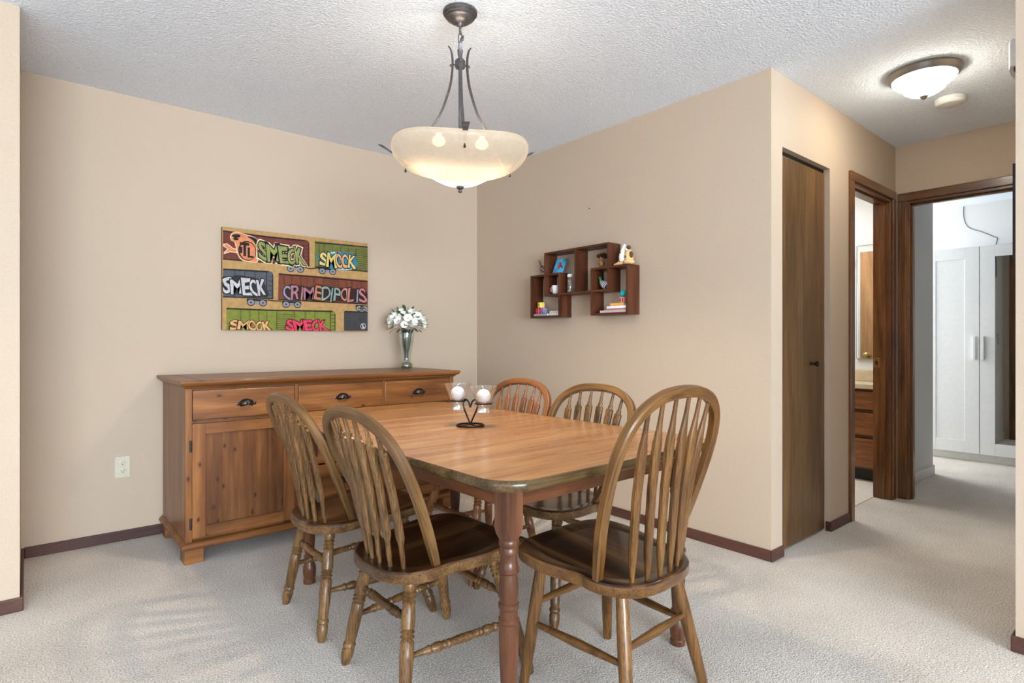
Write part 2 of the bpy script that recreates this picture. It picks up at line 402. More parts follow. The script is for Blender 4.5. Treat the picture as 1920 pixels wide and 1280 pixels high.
struct('trim_7', MB().box(XE - ct, XE, DY1, DY1 + cw - .006, 0, DZ), M['trim_z'], 'left wood casing of the bedroom doorway', bev=.004)
struct('trim_8', MB().box(XE - ct, XE, DY0 - cw, DY1 + cw - .006, DZ, DZ + cw), M['trim_y'], 'wood head casing over the bedroom doorway', bev=.004)
struct('trim_9', MB().box(XE - ct, XE, DY0 - cw, DY0, 0, DZ), M['trim_z'], None, bev=.004)
struct('trim_10', MB().box(XE - .002, XE + .112, DY1 - jt, DY1, 0, DZ - jt).box(XE - .002, XE + .112, DY0, DY0 + jt, 0, DZ - jt), M['trim_z'], 'wood jambs of the bedroom doorway', bev=.002)
struct('trim_11', MB().box(XE - .002, XE + .112, DY0, DY1, DZ - jt, DZ), M['trim_y'], 'wood head jamb of the bedroom doorway', bev=.002)
struct('trim_12', MB().box(XE + .03, XE + .065, DY1 - jt - .011, DY1 - jt, 0, DZ - jt).box(XE + .03, XE + .065, DY0 + jt, DY1 - jt, DZ - jt - .011, DZ - jt), M['trim_z'], None, bev=.002)
struct('trim_13', MB().box(XE + .11, XE + .11 + ct, DY1, DY1 + cw, 0, DZ).box(XE + .11, XE + .11 + ct, DY0 - cw, DY0, 0, DZ).box(XE + .11, XE + .11 + ct, DY0 - cw, DY1 + cw, DZ, DZ + cw), M['trim_z'], None, bev=.004)

# bathroom door, opened flat into the bathroom (seen in the mirror)
bd = empty('door_2', (0, 0, 0), 0, 'light brown bathroom door with round brass knob, seen in the vanity mirror', 'door'); bd['kind'] = 'structure'
MB().box(3.862, 3.897, 1.470, 2.275, .012, 2.02).build('slab', M['slab2'], bd, bev=.002)
for sx, px in ((1, 3.897), (-1, 3.862)):
    MB().lathe([(.030, 0), (.030, .006), (.014, .010), (.012, .028), (.024, .036), (.029, .048), (.027, .060), (.018, .068), (.008, .070)], 20, (px, 2.205, .945), (sx, 0, 0)).build('knob', M['brass'], bd, smooth=35)

# vanity, mirror, towel bar
van = empty('vanity_cabinet', (4.95, 1.75, 0), 0, 'oak bathroom vanity with drawers seen through the doorway', 'vanity')
MB().box(.02, .345, -.25, .72, .10, .722).build('carcass', M['trim_y'], van)
MB().box(.07, .345, -.25, .72, 0, .10).build('toe_kick', M['dark'], van)
for z0, z1 in ((.115, .335), (.365, .535), (.565, .700)):
    dr = MB().box(0, .02, -.23, .21, z0, z1).build('drawer', M['oakr_y'], van, bev=.004)
    MB().lathe([(.006, 0), (.005, .012), (.011, .016), (.013, .022), (.008, .027)], 12, (0, .035, (z0 + z1) / 2), (-1, 0, 0)).build('knob', M['brass'], dr, smooth=40)
ctop = M['stone'] = rough_surface('speckled_counter', (176, 158, 128), (214, 200, 174), 160, .0, .001, .3, 20)
tag(MB().box(4.925, BW, 1.48, 2.50, .722, .760).box(BW - .02, BW, 1.48, 2.50, .760, .855).build('vanity_countertop', ctop, None, bev=.006), 'speckled beige countertop with backsplash on the bathroom vanity', 'countertop')
mir = empty('vanity_mirror', (BW, 1.65, .945), 0, 'thin metal-edged wall mirror above the bathroom vanity', 'mirror')
MB().box(-.012, -.001, -.172, .172, .004, .930).build('mirror_pane', M['mirror'], mir)
for a in ((-.018, -.001, .172, .178, 0, .934), (-.018, -.001, -.178, -.172, 0, .934), (-.018, -.001, -.172, .172, -.003, .004), (-.018, -.001, -.172, .172, .930, .937)):
    MB().box(*a).build('frame', M['chrome'], mir)
tb = empty('towel_bar', (BW, 1.98, 1.78), 0, 'thin chrome towel bar on the white bathroom wall', 'towel bar')
MB().tube([(-.05, -.11, 0), (-.05, .26, 0)], .006).build('bar', M['chrome'], tb, smooth=40)
for yy in (-.11, .26): MB().tube([(-.001, yy, 0), (-.055, yy, 0)], .008).build('bracket', M['chrome'], tb, smooth=40)

# ------------------------------------------------------------------ bedroom wardrobe, switch, cables
wd = empty('wardrobe', (6.55, 1.26, 0), 0, 'white two-door wardrobe with one mirrored door in the bedroom', 'wardrobe')
MB().box(.02, .58, -.435, .435, .07, 1.945).build('carcass', M['white'], wd, bev=.002)
MB().box(.05, .56, -.42, .42, 0, .07).build('plinth', M['white_base'], wd)
for sgn in (1, -1):
    y0, y1 = (.003, .432) if sgn > 0 else (-.432, -.003)
    d = MB().box(0, .018, y0, y0 + .105, .075, 1.94).box(0, .018, y1 - .105, y1, .075, 1.94).box(0, .018, y0 + .105, y1 - .105, .075, .182).box(0, .018, y0 + .105, y1 - .105, 1.84, 1.94).build('door', M['white'], wd, bev=.002)
    if sgn > 0: MB().box(.008, .018, y0 + .105, y1 - .105, .182, 1.84).build('door_panel', M['white'], d)
    else: tag(MB().box(.006, .018, y0 + .105, y1 - .105, .182, 1.84).build('mirror_pane', M['mirror'], d), 'mirror pane')
    hy = .035 if sgn > 0 else -.024
    MB().box(-.028, 0, hy - .010, hy + .012, .925, 1.135).build('handle', M['white'], d, bev=.003)
sw = tag(MB().box(5.00, 5.07, 1.394, 1.40, 1.055, 1.175).build('light_switch', M['ivory'], None, bev=.002), 'small white light switch plate on the bedroom wall', 'switch')
MB().box(5.03, 5.04, 1.384, 1.394, 1.10, 1.13).build('toggle', M['ivory'], sw, bev=.001)
pts = [(5.12, 1.396, 2.12), (5.10, 1.396, 1.95), (5.075, 1.396, 1.80), (5.085, 1.396, 1.62), (5.09, 1.396, 1.40), (5.085, 1.396, 1.26), (5.13, 1.396, 1.19), (5.16, 1.396, 1.14), (5.09, 1.394, 1.11), (5.06, 1.394, 1.09)]
tag(MB().tube(cat(pts, 5, False), .0022, 6).build('thin_cable', M['white_base'], None, smooth=60), 'thin white cable running down to the bedroom light switch', 'cable')
tag(MB().tube(cat([(5.20, 1.395, 2.20), (5.17, 1.395, 2.06), (5.13, 1.395, 1.92), (5.14, 1.395, 1.78)], 5, False), .0035, 6).build('dark_cable', M['bronze'], None, smooth=60), 'short dark cable hanging high on the bedroom wall', 'cable')
pts = [(7.145, 1.50, 2.43), (7.145, 1.50, 2.33), (7.146, 1.48, 2.25), (7.146, 1.44, 2.20), (7.146, 1.36, 2.16), (7.146, 1.27, 2.10), (7.146, 1.24, 2.08), (7.146, 1.25, 2.02), (7.10, 1.24, 1.95)]
tag(MB().tube(cat(pts, 5, False), .0026, 6).build('thin_cable', M['iron'], None, smooth=60), 'thin grey cable zigzagging down the wall above the wardrobe', 'cable')
pts = [(6.62, 1.10, 1.949), (6.66, 1.06, 1.955), (6.72, 1.02, 1.985), (6.72, .94, 1.985), (6.66, .86, 1.952)]
tag(MB().tube(cat(pts, 5, False), .003, 6).build('thin_cable', M['iron'], None, smooth=60), 'thin grey cable lying on top of the wardrobe', 'cable')

# ------------------------------------------------------------------ hall ceiling things
hl = empty('flush_ceiling_light', (3.45, .885, ZC), 0, 'white glass flush dome ceiling light with brushed rim in the hall', 'ceiling light')
M['nickel'] = plain('brushed_nickel', (150, 148, 146), .3, .8, noise=.03)
M['glow'] = emit('lit_white_glass', (1, .93, .79, 1), 40.0)
MB().lathe([(.12, 0), (.158, -.002), (.160, -.010), (.152, -.020), (.148, -.030), (.138, -.036), (.10, -.030)], 40).build('rim', M['nickel'], hl, smooth=40)
MB().lathe([(.100, -.030), (.137, -.034), (.133, -.046), (.116, -.060), (.099, -.068), (.096, -.074), (.085, -.092), (.06, -.109), (.03, -.118), (.001, -.121)], 40).build('glass_dome', M['glow'], hl, smooth=50)
MB().lathe([(.020, -.119), (.020, -.124), (.012, -.130), (.008, -.136), (.001, -.139)], 16).build('finial', M['nickel'], hl, smooth=40)
sd = empty('smoke_detector', (3.93, .885, ZC), 0, 'round white smoke detector on the hall ceiling', 'smoke detector')
MB().lathe([(.066, 0), (.072, -.004), (.072, -.026), (.066, -.034), (.062, -.035), (.060, -.038), (.03, -.042), (.001, -.043)], 36).build('housing', M['white_base'], sd, smooth=35)
MB().sphere((.02, -.045, -.036), .005, 8, 6).build('indicator', M['dark'], sd)
ch = empty('door_chime', (2.85, .411, 2.09), 0, 'white door chime box on the corridor wall, near the ceiling', 'door chime')
prof = [(-.10, 0), (-.10, .030), (-.06, .040), (0, .044), (.06, .040), (.10, .030), (.10, 0)]
MB().poly([(x, y, 0) for x, y in prof][::-1], (0, 0, .10)).build('cover', M['white_base'], ch, bev=.003)
MB().box(-.085, .085, 0, .022, -.012, 0).build('backplate', M['bronze'], ch)
fr = empty('picture_frame', (2.86, .411, 1.55), 0, 'black framed picture edge-on on the corridor wall', 'picture frame')
for a in ((-.13, -.105, .001, .020, -.18, .18), (.105, .13, .001, .020, -.18, .18), (-.105, .105, .001, .020, -.18, -.155), (-.105, .105, .001, .020, .155, .18)):
    MB().box(*a).build('frame_rail', M['dark'], fr)
MB().box(-.105, .105, .001, .008, -.155, .155).build('print', M['ivory'], fr)

# ------------------------------------------------------------------ pendant lamp
pd = empty('pendant_lamp', (PX, PY, ZC), 0, 'bronze pendant lamp with wavy cream glass bowl above the dining table', 'pendant lamp')
MB().lathe([(.066, 0), (.070, -.002), (.070, -.010), (.063, -.012), (.063, -.020), (.056, -.022), (.056, -.029), (.050, -.031), (.044, -.038), (.030, -.047), (.014, -.052), (.012, -.058), (.006, -.061), (.005, -.068), (.001, -.070)], 36).build('canopy', M['iron'], pd, smooth=35)
def ring(c, rx, rz, r, ang, n=16):
    return [Vector(c) + Vector((rx * math.cos(2 * math.pi * i / n) * math.cos(ang), rx * math.cos(2 * math.pi * i / n) * math.sin(ang), rz * math.sin(2 * math.pi * i / n))) for i in range(n)]
for zc, rx, rz, an in ((-.080, .006, .014, .4), (-.108, .010, .026, 1.7), (-.143, .008, .020, .3)):
    MB().tube(ring((0, 0, zc), rx, rz, .0018, an), .0020, 6, True).build('chain_link', M['iron'], pd, smooth=60)
MB().lathe([(.004, 0), (.005, .004), (.005, .016), (.004, .020)], 8, (.008, -.007, -.118)).build('quick_link', M['iron'], pd)
MB().lathe([(.010, -.155), (.012, -.160), (.010, -.175), (.007, -.19), (.007, -.56)], 14).build('stem', M['iron'], pd, smooth=40)
MB().lathe([(.018, -.198), (.021, -.202), (.021, -.228), (.018, -.232)], 20).build('hub', M['iron'], pd, smooth=40)
cv = math.atan2(-PY, -PX)     # towards the seat where the photo was taken
ZB = 1.722 - ZC               # bowl bottom
arm_prof = [(.052, -.134), (.040, -.152), (.033, -.195), (.036, -.25), (.047, -.309), (.081, -.398), (.123, -.46), (.160, -.512), (.190, -.565), (.215, -.601), (.232, -.611), (.248, -.604)]
for k in range(3):
    a = cv + R(4) + (0, R(115), R(-115))[k]
    tip = [(.262, -.588), (.276, -.571), (.290, -.560)] if k == 0 else [(.272, -.580), (.305, -.553), (.340, -.528), (.372, -.510)]
    pth = cat([(r * math.cos(a), r * math.sin(a), z) for r, z in arm_prof + tip], 5, False)
    n = len(pth); sd_ = Vector((-math.sin(a), math.cos(a), 0)); secs = []
    for i, p in enumerate(pth):
        t_ = i / (n - 1)
        wd_ = .008 if t_ < .80 else (.008 + (t_ - .80) * .06 if t_ < .94 or k == 0 else max(.0025, .0164 - (t_ - .94) * .22))
        if t_ < .06: wd_ = .003 + t_ * .08
        tn = (pth[min(i + 1, n - 1)] - pth[max(i - 1, 0)]).normalized(); nm = tn.cross(sd_)
        th_ = .0026 if t_ < .8 else .0026 + (t_ - .8) * .012
        if t_ > .97: th_ *= .5
        secs.append([p + sd_ * wd_ * .75 + nm * th_, p - sd_ * wd_ * .75 + nm * th_, p - sd_ * wd_ * .75 - nm * th_, p + sd_ * wd_ * .75 - nm * th_])
    ar = MB().loft(secs).build('arm', M['iron'], pd, smooth=50)
    MB().sphere((.040 * math.cos(a), .040 * math.sin(a), -.215), .006, 10, 8).tube([(.018 * math.cos(a), .018 * math.sin(a), -.215), (.04 * math.cos(a), .04 * math.sin(a), -.215)], .0035, 8).build('bolt', M['iron'], ar, smooth=60)
    MB().sphere((.245 * math.cos(a), .245 * math.sin(a), -.634), .0055, 10, 8).tube([(.245 * math.cos(a), .245 * math.sin(a), -.634), (.245 * math.cos(a), .245 * math.sin(a), -.606)], .003, 6).build('clip', M['bronze'], ar, smooth=60)
# bowl
m, nt, b = new_mat('cream_art_glass'); L = nt.links
nt.nodes.remove(b)
tc = N(nt, 'ShaderNodeTexCoord'); nz = N(nt, 'ShaderNodeTexNoise'); nz.inputs['Scale'].default_value = 45; nz.inputs['Detail'].default_value = 5
L.new(tc.outputs['Object'], nz.inputs['Vector'])
rp = ramp(nt, [(.3, (.95, .77, .56, 1)), (.7, (.98, .86, .68, 1))]); L.new(nz.outputs['Fac'], rp.inputs['Fac'])
tl = N(nt, 'ShaderNodeBsdfTranslucent'); tl.inputs[0].default_value = (.012, .0095, .0065, 1)
df = N(nt, 'ShaderNodeBsdfPrincipled'); L.new(rp.outputs['Color'], df.inputs['Base Color']); df.inputs['Roughness'].default_value = .25
em = N(nt, 'ShaderNodeEmission'); L.new(rp.outputs['Color'], em.inputs[0]); em.inputs[1].default_value = .33
tr = N(nt, 'ShaderNodeBsdfTransparent'); tr.inputs[0].default_value = (1, .9, .75, 1)
m1 = N(nt, 'ShaderNodeMixShader'); m1.inputs[0].default_value = .35; L.new(tl.outputs[0], m1.inputs[1]); L.new(df.outputs[0], m1.inputs[2])
m2 = N(nt, 'ShaderNodeMixShader'); m2.inputs[0].default_value = .28; L.new(m1.outputs[0], m2.inputs[1]); L.new(tr.outputs[0], m2.inputs[2])
ad = N(nt, 'ShaderNodeAddShader'); L.new(m2.outputs[0], ad.inputs[0]); L.new(em.outputs[0], ad.inputs[1])
L.new(ad.outputs[0], nt.nodes['Material Output'].inputs[0]); M['bowl'] = m
bp_ = [(.001, -.716), (.03, -.714), (.07, -.703), (.105, -.686), (.135, -.668), (.165, -.656), (.20, -.643), (.235, -.626), (.260, -.607), (.274, -.590), (.277, -.578), (.274, -.569)]
bp_ = cat([(r, 0, z) for r, z in bp_], 3, False)
outer = [(p.x, p.z) for p in bp_]
inner = []
secs = []
for r, z in outer + inner:
    sec = []
    for j in range(60):
        a = 2 * math.pi * j / 60
        wv = .012 * (r / .277) ** 3 * -math.cos(3 * (a - cv - R(4)))
        rr = r * (1 + .02 * (r / .277) ** 2 * -math.cos(3 * (a - cv - R(4))))
        sec.append((rr * math.cos(a), rr * math.sin(a), z + wv))
    secs.append(sec)
o = MB().loft(secs, False).build('glass_bowl', M['bowl'], pd, smooth=80)
MB().tube([Vector(p) for p in secs[-1]], .0028, 6, True).build('glass_rim', M['bowl'], o, smooth=80)
MB().lathe([(.004, -.712), (.016, -.716), (.017, -.720), (.012, -.727), (.006, -.730), (.009, -.735), (.008, -.740), (.001, -.744)], 18).build('finial', M['iron'], pd, smooth=50)
M['bulb'] = emit('frosted_bulb', (1, .88, .70, 1), .5)
for dx, dy in ((-.075, .045), (.085, -.035)):
    MB().lathe([(.001, -.502), (.012, -.504), (.013, -.512), (.024, -.523), (.028, -.535), (.024, -.547), (.012, -.554), (.001, -.556)], 20, (dx, dy, 0)).build('bulb', M['bulb'], pd, smooth=60)

# ------------------------------------------------------------------ sideboard
SX0, SX1, SYF, STOP = .560, 2.185, 3.120, .897
sb = empty('pine_sideboard', (0, 0, 0), 0, 'wide stained pine sideboard with drawers and panelled doors against the left wall', 'sideboard')
# top slab with cove under it
pr = [(0, STOP), (0, STOP - .012), (.006, STOP - .022), (.020, STOP - .030), (.030, STOP - .040)]
secs = []
for dd, z in pr + [(.05, STOP - .040)]:
    secs.append([(SX0 + dd, SYF + dd, z), (SX1 - dd, SYF + dd, z), (SX1 - dd, 3.770, z), (SX0 + dd, 3.770, z)])
MB().loft(secs).build('top_slab', M['pine_x'], sb, bev=.003)
bx0, bx1, byf = .590, 2.157, 3.165
MB().box(bx0, bx0 + .022, byf + .02, 3.755, .10, .857).build('side_panel', M['pine_z'], sb)
MB().box(bx1 - .022, bx1, byf + .02, 3.755, .10, .857).build('side_panel', M['pine_z'], sb)
MB().box(bx0 + .022, bx1 - .022, 3.735, 3.755, .10, .857).build('back_panel', M['panel_x'], sb)
MB().box(bx0 + .022, bx1 - .022, byf + .02, 3.735, .10, .118).build('bottom_panel', M['pine_x'], sb)
MB().box(bx0, bx0 + .030, byf - .004, byf + .02, .10, .857).build('stile', M['pine_z'], sb, bev=.002)
MB().box(bx1 - .030, bx1, byf - .004, byf + .02, .10, .857).build('stile', M['pine_z'], sb, bev=.002)
for xx in (1.128, 1.651): MB().box(xx - .009, xx + .009, byf, byf + .3, .118, .857).build('divider', M['pine_z'], sb)
MB().box(bx0 + .03, bx1 - .03, byf + .012, byf + .03, .683, .699).build('rail', M['panel_x'], sb)
MB().box(bx0 + .03, bx1 - .03, byf + .012, byf + .03, .845, .857).build('rail', M['panel_x'], sb)
def cup(x, z, par):
    """half-round cup pull with lugs"""
    mb = MB(); secs = []
    for i in range(9):
        th = math.pi * (i / 8 * 1.36 - .18)
        sec = []
        for j in range(7):
            ph = (math.pi / 2) * j / 6
            sec.append((x + .034 * math.cos(th) * math.cos(ph * .98), byf - .004 - .026 * math.sin(ph), z - .004 + .024 * math.sin(th) * math.cos(ph * .8)))
        secs.append(sec)
    vs = [p for s_ in secs for p in s_]; fs = []
    for i in range(8):
        for j in range(6): fs.append((i * 7 + j, i * 7 + j + 1, (i + 1) * 7 + j + 1, (i + 1) * 7 + j))
    mb.add(vs, fs)
    mb.lathe([(.009, 0), (.009, .003), (.004, .005)], 10, (x - .040, byf - .003, z - .004), (0, -1, 0)).lathe([(.009, 0), (.009, .003), (.004, .005)], 10, (x + .040, byf - .003, z - .004), (0, -1, 0))
    o = mb.build('cup_handle', M['bronze'], par, smooth=50)
    sm = o.modifiers.new('thick', 'SOLIDIFY'); sm.thickness = .002
    return o
for x0, x1 in ((.622, 1.117), (1.139, 1.642), (1.660, 2.125)):
    d = MB().box(x0, x1, byf - .004, byf + .018, .701, .846).build('drawer', M['pine_x'], sb, bev=.004)
    cup((x0 + x1) / 2, .772, d)
for z0, z1 in ((.128, .395), (.403, .680)):
    d = MB().box(1.139, 1.642, byf - .004, byf + .018, z0, z1).build('drawer', M['pine_x'], sb, bev=.004)
    cup(1.39, (z0 + z1) / 2 + .03, d)
for x0, x1 in ((.620, 1.118), (1.660, 2.127)):
    d = empty('door', (0, 0, 0), 0, None, None); d.parent = sb
    MB().box(x0, x0 + .060, byf - .006, byf + .018, .124, .682).build('door_stile', M['pine_z'], d, bev=.002)
    MB().box(x1 - .060, x1, byf - .006, byf + .018, .124, .682).build('door_stile', M['pine_z'], d, bev=.002)
    MB().box(x0 + .060, x1 - .060, byf - .006, byf + .018, .124, .178).build('door_rail', M['pine_x'], d, bev=.002)
    MB().box(x0 + .060, x1 - .060, byf - .006, byf + .018, .630, .682).build('door_rail', M['pine_x'], d, bev=.002)
    n = 5; wpl = (x1 - x0 - .12) / n
    for i in range(n):
        MB().box(x0 + .06 + i * wpl + .0002, x0 + .06 + (i + 1) * wpl - .0002, byf + .006, byf + .016, .176, .632).build('plank', M['panel_z'], d, bev=.0010)
    hx = x0 - .006 if x0 < 1 else x1 + .006
    for zz in (.575, .195):
        MB().lathe([(.006, 0), (.006, .055)], 10, (hx, byf - .006, zz - .027)).build('hinge', M['dark'], d, smooth=40)
# plinth moulding
pz = [(0, .072), (-.012, .074), (-.020, .084), (-.020, .094), (-.010, .104), (0, .108)]
secs = []
for dd, z in pz:
    secs.append([(bx0 + dd, 3.755, z), (bx0 + dd, byf - .006 + dd, z), (bx1 - dd, byf - .006 + dd, z), (bx1 - dd, 3.755, z)])
MB().loft(secs).build('plinth_moulding', M['pine_x'], sb, smooth=50)
for xx in (bx0 - .004, bx1 - .082):
    for y0, y1 in ((byf - .004, byf + .10), (3.66, 3.745)):
        MB().box(xx, xx + .086, y0, y1, 0, .074).build('foot', M['pine_x'], sb, bev=.003)

# ------------------------------------------------------------------ dining table
TZ = .735; TCX, TCY = 1.385, 1.985; TW, TL = 1.01, 1.79
tab = empty('dining_table', (TCX, TCY, 0), R(.7), 'rectangular dining table with honey laminate top, dark edge and turned legs', 'table')
def rrect(hx, hy, r, n=8, bow=0):
    pts = []
    for cx_, cy_, a0 in ((hx - r, hy - r, 0), (-hx + r, hy - r, 90), (-hx + r, -hy + r, 180), (hx - r, -hy + r, 270)):
        for i in range(n + 1):
            a = R(a0 + 90 * i / n); pts.append((cx_ + r * math.cos(a), cy_ + r * math.sin(a)))
    return pts
def slab_rr(profile, hx, hy, r):
    secs = []
    for ins, z in profile:
        secs.append([(x, y, z) for x, y in rrect(hx - ins, hy - ins, max(.01, r - ins))])
    return secs
MB().loft(slab_rr([(.007, TZ - .028), (.007, TZ)], TW / 2, TL / 2, .115)).build('tabletop', M['top'], tab)
# dark bullnose band around the top
sec = slab_rr([(.0085, TZ - .030), (.002, TZ - .026), (0, TZ - .018), (0, TZ - .010), (.002, TZ - .004), (.0069, TZ + .0003), (.0069, TZ - .029)], TW / 2, TL / 2, .115)
MB().loft(sec, False, True).build('edge_band', M['band'], tab, smooth=50)
MB().loft(slab_rr([(.020, TZ - .034), (.020, TZ - .0285)], TW / 2, TL / 2, .115)).build('under_panel', M['cherry_x'], tab)
LX = [-.400, .400]; LY = [-.785, .600]
ap = (.640, TZ - .034)
for x in LX: MB().box(x - .011, x + .011, LY[0] + .03, LY[1] - .03, *ap).build('apron', M['cherry_y'], tab, bev=.002)
for y in LY: MB().box(LX[0] + .03, LX[1] - .03, y - .011, y + .011, *ap).build('apron', M['cherry_x'], tab, bev=.002)
tleg = [(.560, .024), (.555, .027), (.548, .0285), (.540, .027), (.536, .024), (.530, .0265), (.520, .0265), (.515, .0235), (.500, .0225), (.485, .0255), (.480, .0285), (.470, .0285), (.465, .024), (.455, .0245), (.430, .0275), (.412, .0268), (.388, .0240), (.384, .0285), (.374, .0285), (.368, .0248), (.348, .0248), (.344, .0285), (.335, .0285), (.330, .0250), (.305, .0268), (.24, .0262), (.15, .0215), (.128, .0198), (.123, .0245), (.110, .0245), (.104, .020), (.092, .0215), (.075, .0275), (.055, .0290), (.034, .0270), (.022, .0235), (.016, .0270), (0, .0262)]
for x in LX:
    for y in LY:
        h = .029
        mb = MB()
        sq = lambda k, z: [(x + sx * k, y + sy * k, z) for sx, sy in ((-1, -1), (1, -1), (1, 1), (-1, 1))]
        oc = lambda k, c, z: [(x + px * k - (px * c if ax else 0), y + py * k - (0 if ax else py * c), z) for px, py, ax in ((-1, -1, 0), (-1, -1, 1), (1, -1, 1), (1, -1, 0), (1, 1, 0), (1, 1, 1), (-1, 1, 1), (-1, 1, 0))]
        mb.loft([oc(.024, .012, .558), oc(h, .010, .572), oc(h, .004, .585), oc(h, .004, TZ - .034)])
        mb.lathe([(r, z) for z, r in tleg[::-1]], 22, (x, y, 0))
        mb.build('leg', M['cherry_z'], tab, smooth=28)

# ------------------------------------------------------------------ chairs
rear_leg = [(0, .0155), (.03, .019), (.07, .0195), (.085, .0150), (.10, .0205), (.118, .0150), (.135, .0205), (.153, .0150), (.17, .0205), (.19, .0175), (.23, .0205), (.35, .0210), (.365, .0160), (.38, .0220), (.397, .0160), (.415, .0220), (.433, .0160), (.45, .0205), (.56, .0215), (.74, .0185), (.795, .0170), (.808, .0210), (.832, .0210), (.842, .0172), (.865, .0202), (.92, .0195), (.98, .0140), (1, .0120)]
plain_leg = [(0, .0170), (.1, .0185), (.35, .0205), (.7, .0190), (1, .0150)]
str_prof = [(0, .007), (.10, .0090), (.17, .0105), (.18, .0135), (.20, .0135), (.21, .0105), (.25, .0150), (.29, .0150), (.31, .0105), (.33, .0140), (.35, .0105), (.37, .0140), (.39, .0115), (.45, .0135), (.55, .0135), (.61, .0115), (.63, .0140), (.65, .0105), (.67, .0140), (.69, .0105), (.71, .0150), (.75, .0150), (.79, .0105), (.80, .0135), (.82, .0135), (.83, .0105), (.90, .0090), (1, .007)]
str_plain = [(0, .0085), (.25, .0115), (.5, .0140), (.75, .0115), (1, .0085)]
def make_chair(kind, label, fam, grp):
    """local frame: y forward, origin on the floor under the seat"""
    t = empty('dining_chair' if kind == 'arrow' else 'dining_chair', (0, 0, 0), 0, label, 'chair', grp)
    zr, zf, th = .405, .434, .038
    wx = 1.0 if kind == 'arrow' else 1.06
    zs = lambda y: zr + (y + .215) / .45 * (zf - zr)
    half = [(0, -.215), (.07, -.211), (.125, -.193), (.165, -.160), (.190, -.115), (.197, -.075), (.195, -.045), (.205, .0), (.223, .08), (.222, .145), (.206, .205), (.158, .238), (.08, .250)]
    ol = [(x, y, 0) for x, y in half] + [(0, .252, 0)] + [(-x, y, 0) for x, y in half[:0:-1]]
    ol = cat(ol, 4)
    def ringz(k, dz):
        return [(p.x * k * wx, .01 + (p.y - .01) * k, zs(.01 + (p.y - .01) * k) + dz) for p in ol]
    top = M['seat'] if kind != 'arrow' or fam != 'oakr' else M['seat']
    mb = MB()
    mb.m = 1
    mb.loft([ringz(.2, -th), ringz(.95, -th), ringz(.985, -th + .002), ringz(1.0, -th + .008), ringz(1.0, -.006)], False)
    mb.m = 0
    mb.loft([ringz(1.0, -.006), ringz(.985, -.001), ringz(.955, 0), ringz(.86, -.003), ringz(.65, -.010), ringz(.4, -.013), ringz(.15, -.013)], True)
    mb.build('seat', [top, M[fam + '_x']], t, smooth=45)
    # legs
    tops = [(-.135, -.135), (.135, -.135), (-.165, .150), (.165, .150)]
    feet = [(-.197, -.192), (.197, -.192), (-.245, .250), (.245, .250)] if kind == 'arrow' else [(-.200, -.205), (.200, -.205), (-.215, .185), (.215, .185)]
    A = []
    for (tx, ty), (fx, fy) in zip(tops, feet):
        p0 = Vector((tx, ty, zs(ty) - th + .004)); p1 = Vector((fx, fy, 0)); A.append((p0, p1))
        MB().turned(p0, p1, rear_leg if kind == 'arrow' else plain_leg, 16).build('leg', M[fam + '_z'], t, smooth=40)
    at = lambda i, k: A[i][0].lerp(A[i][1], k)
    spf = str_prof if kind == 'arrow' else str_plain
    for i, j, k in (((0, 1, .30), (2, 3, .34), (0, 2, .56), (1, 3, .56)) if kind == 'arrow' else ((0, 1, .40), (2, 3, .34), (0, 2, .50), (1, 3, .46))):
        MB().turned(at(i, k), at(j, k), spf, 12).build('stretcher', M[fam + '_x'], t, smooth=40)
    # bow
    la = R(24.5) if kind == 'arrow' else R(17)
    lean = math.tan(la); yb = -.062 if kind == 'arrow' else -.090
    yy = lambda z: yb - lean * (z - zr)
    if kind == 'arrow': bw = [(.162, .395), (.190, .47), (.217, .555), (.236, .635), (.242, .700), (.237, .755), (.217, .802), (.175, .838), (.112, .863), (.04, .872)]
    else: bw = [(.186, .395), (.208, .47), (.234, .56), (.248, .65), (.254, .73), (.247, .80), (.222, .862), (.176, .906), (.108, .934), (.036, .943)]
    pth = cat([(-x, yy(z), z) for x, z in bw] + [(x, yy(z), z) for x, z in bw[::-1]], 4, False)
    nrm = Vector((0, math.cos(la), math.sin(la)))
    secs = []; n = len(pth)
    hw, hd = .0165, .0135
    for i, p in enumerate(pth):
        tn = (pth[min(i + 1, n - 1)] - pth[max(i - 1, 0)]).normalized(); sd_ = tn.cross(nrm).normalized()
        k = .75 + .25 * min(1, min(i, n - 1 - i) / 5)
        c = .3
        secs.append([p + sd_ * (a * hw * k) + nrm * (b_ * hd * k) for a, b_ in ((1, 1 - c), (1 - c, 1), (-1 + c, 1), (-1, 1 - c), (-1, -1 + c), (-1 + c, -1), (1 - c, -1), (1, -1 + c))])
    bo = MB().loft(secs).build('bow_back', M[fam + '_bow'], t, smooth=35)
    uv = bo.data.uv_layers.new(name='UVMap'); acc = [0.0]
    for p, q in zip(pth, pth[1:]): acc.append(acc[-1] + (q - p).length)
    for f in bo.data.polygons:
        js = [bo.data.loops[l].vertex_index % 8 for l in f.loop_indices]; wrap = 0 in js and 7 in js
        for l, jj in zip(f.loop_indices, js):
            uv.data[l].uv = (acc[bo.data.loops[l].vertex_index // 8], .012 * (8 if wrap and jj == 0 else jj))
    # spindles
    bwx = sorted(((x, z) for x, z in bw[3:] + [(0, bw[-1][1])]))
    def bowz(x):
        for (x0, z0), (x1, z1) in zip(bwx, bwx[1:]):
            if x0 <= x <= x1: return z0 + (z1 - z0) * (x - x0) / (x1 - x0)
        return bwx[-1][1]
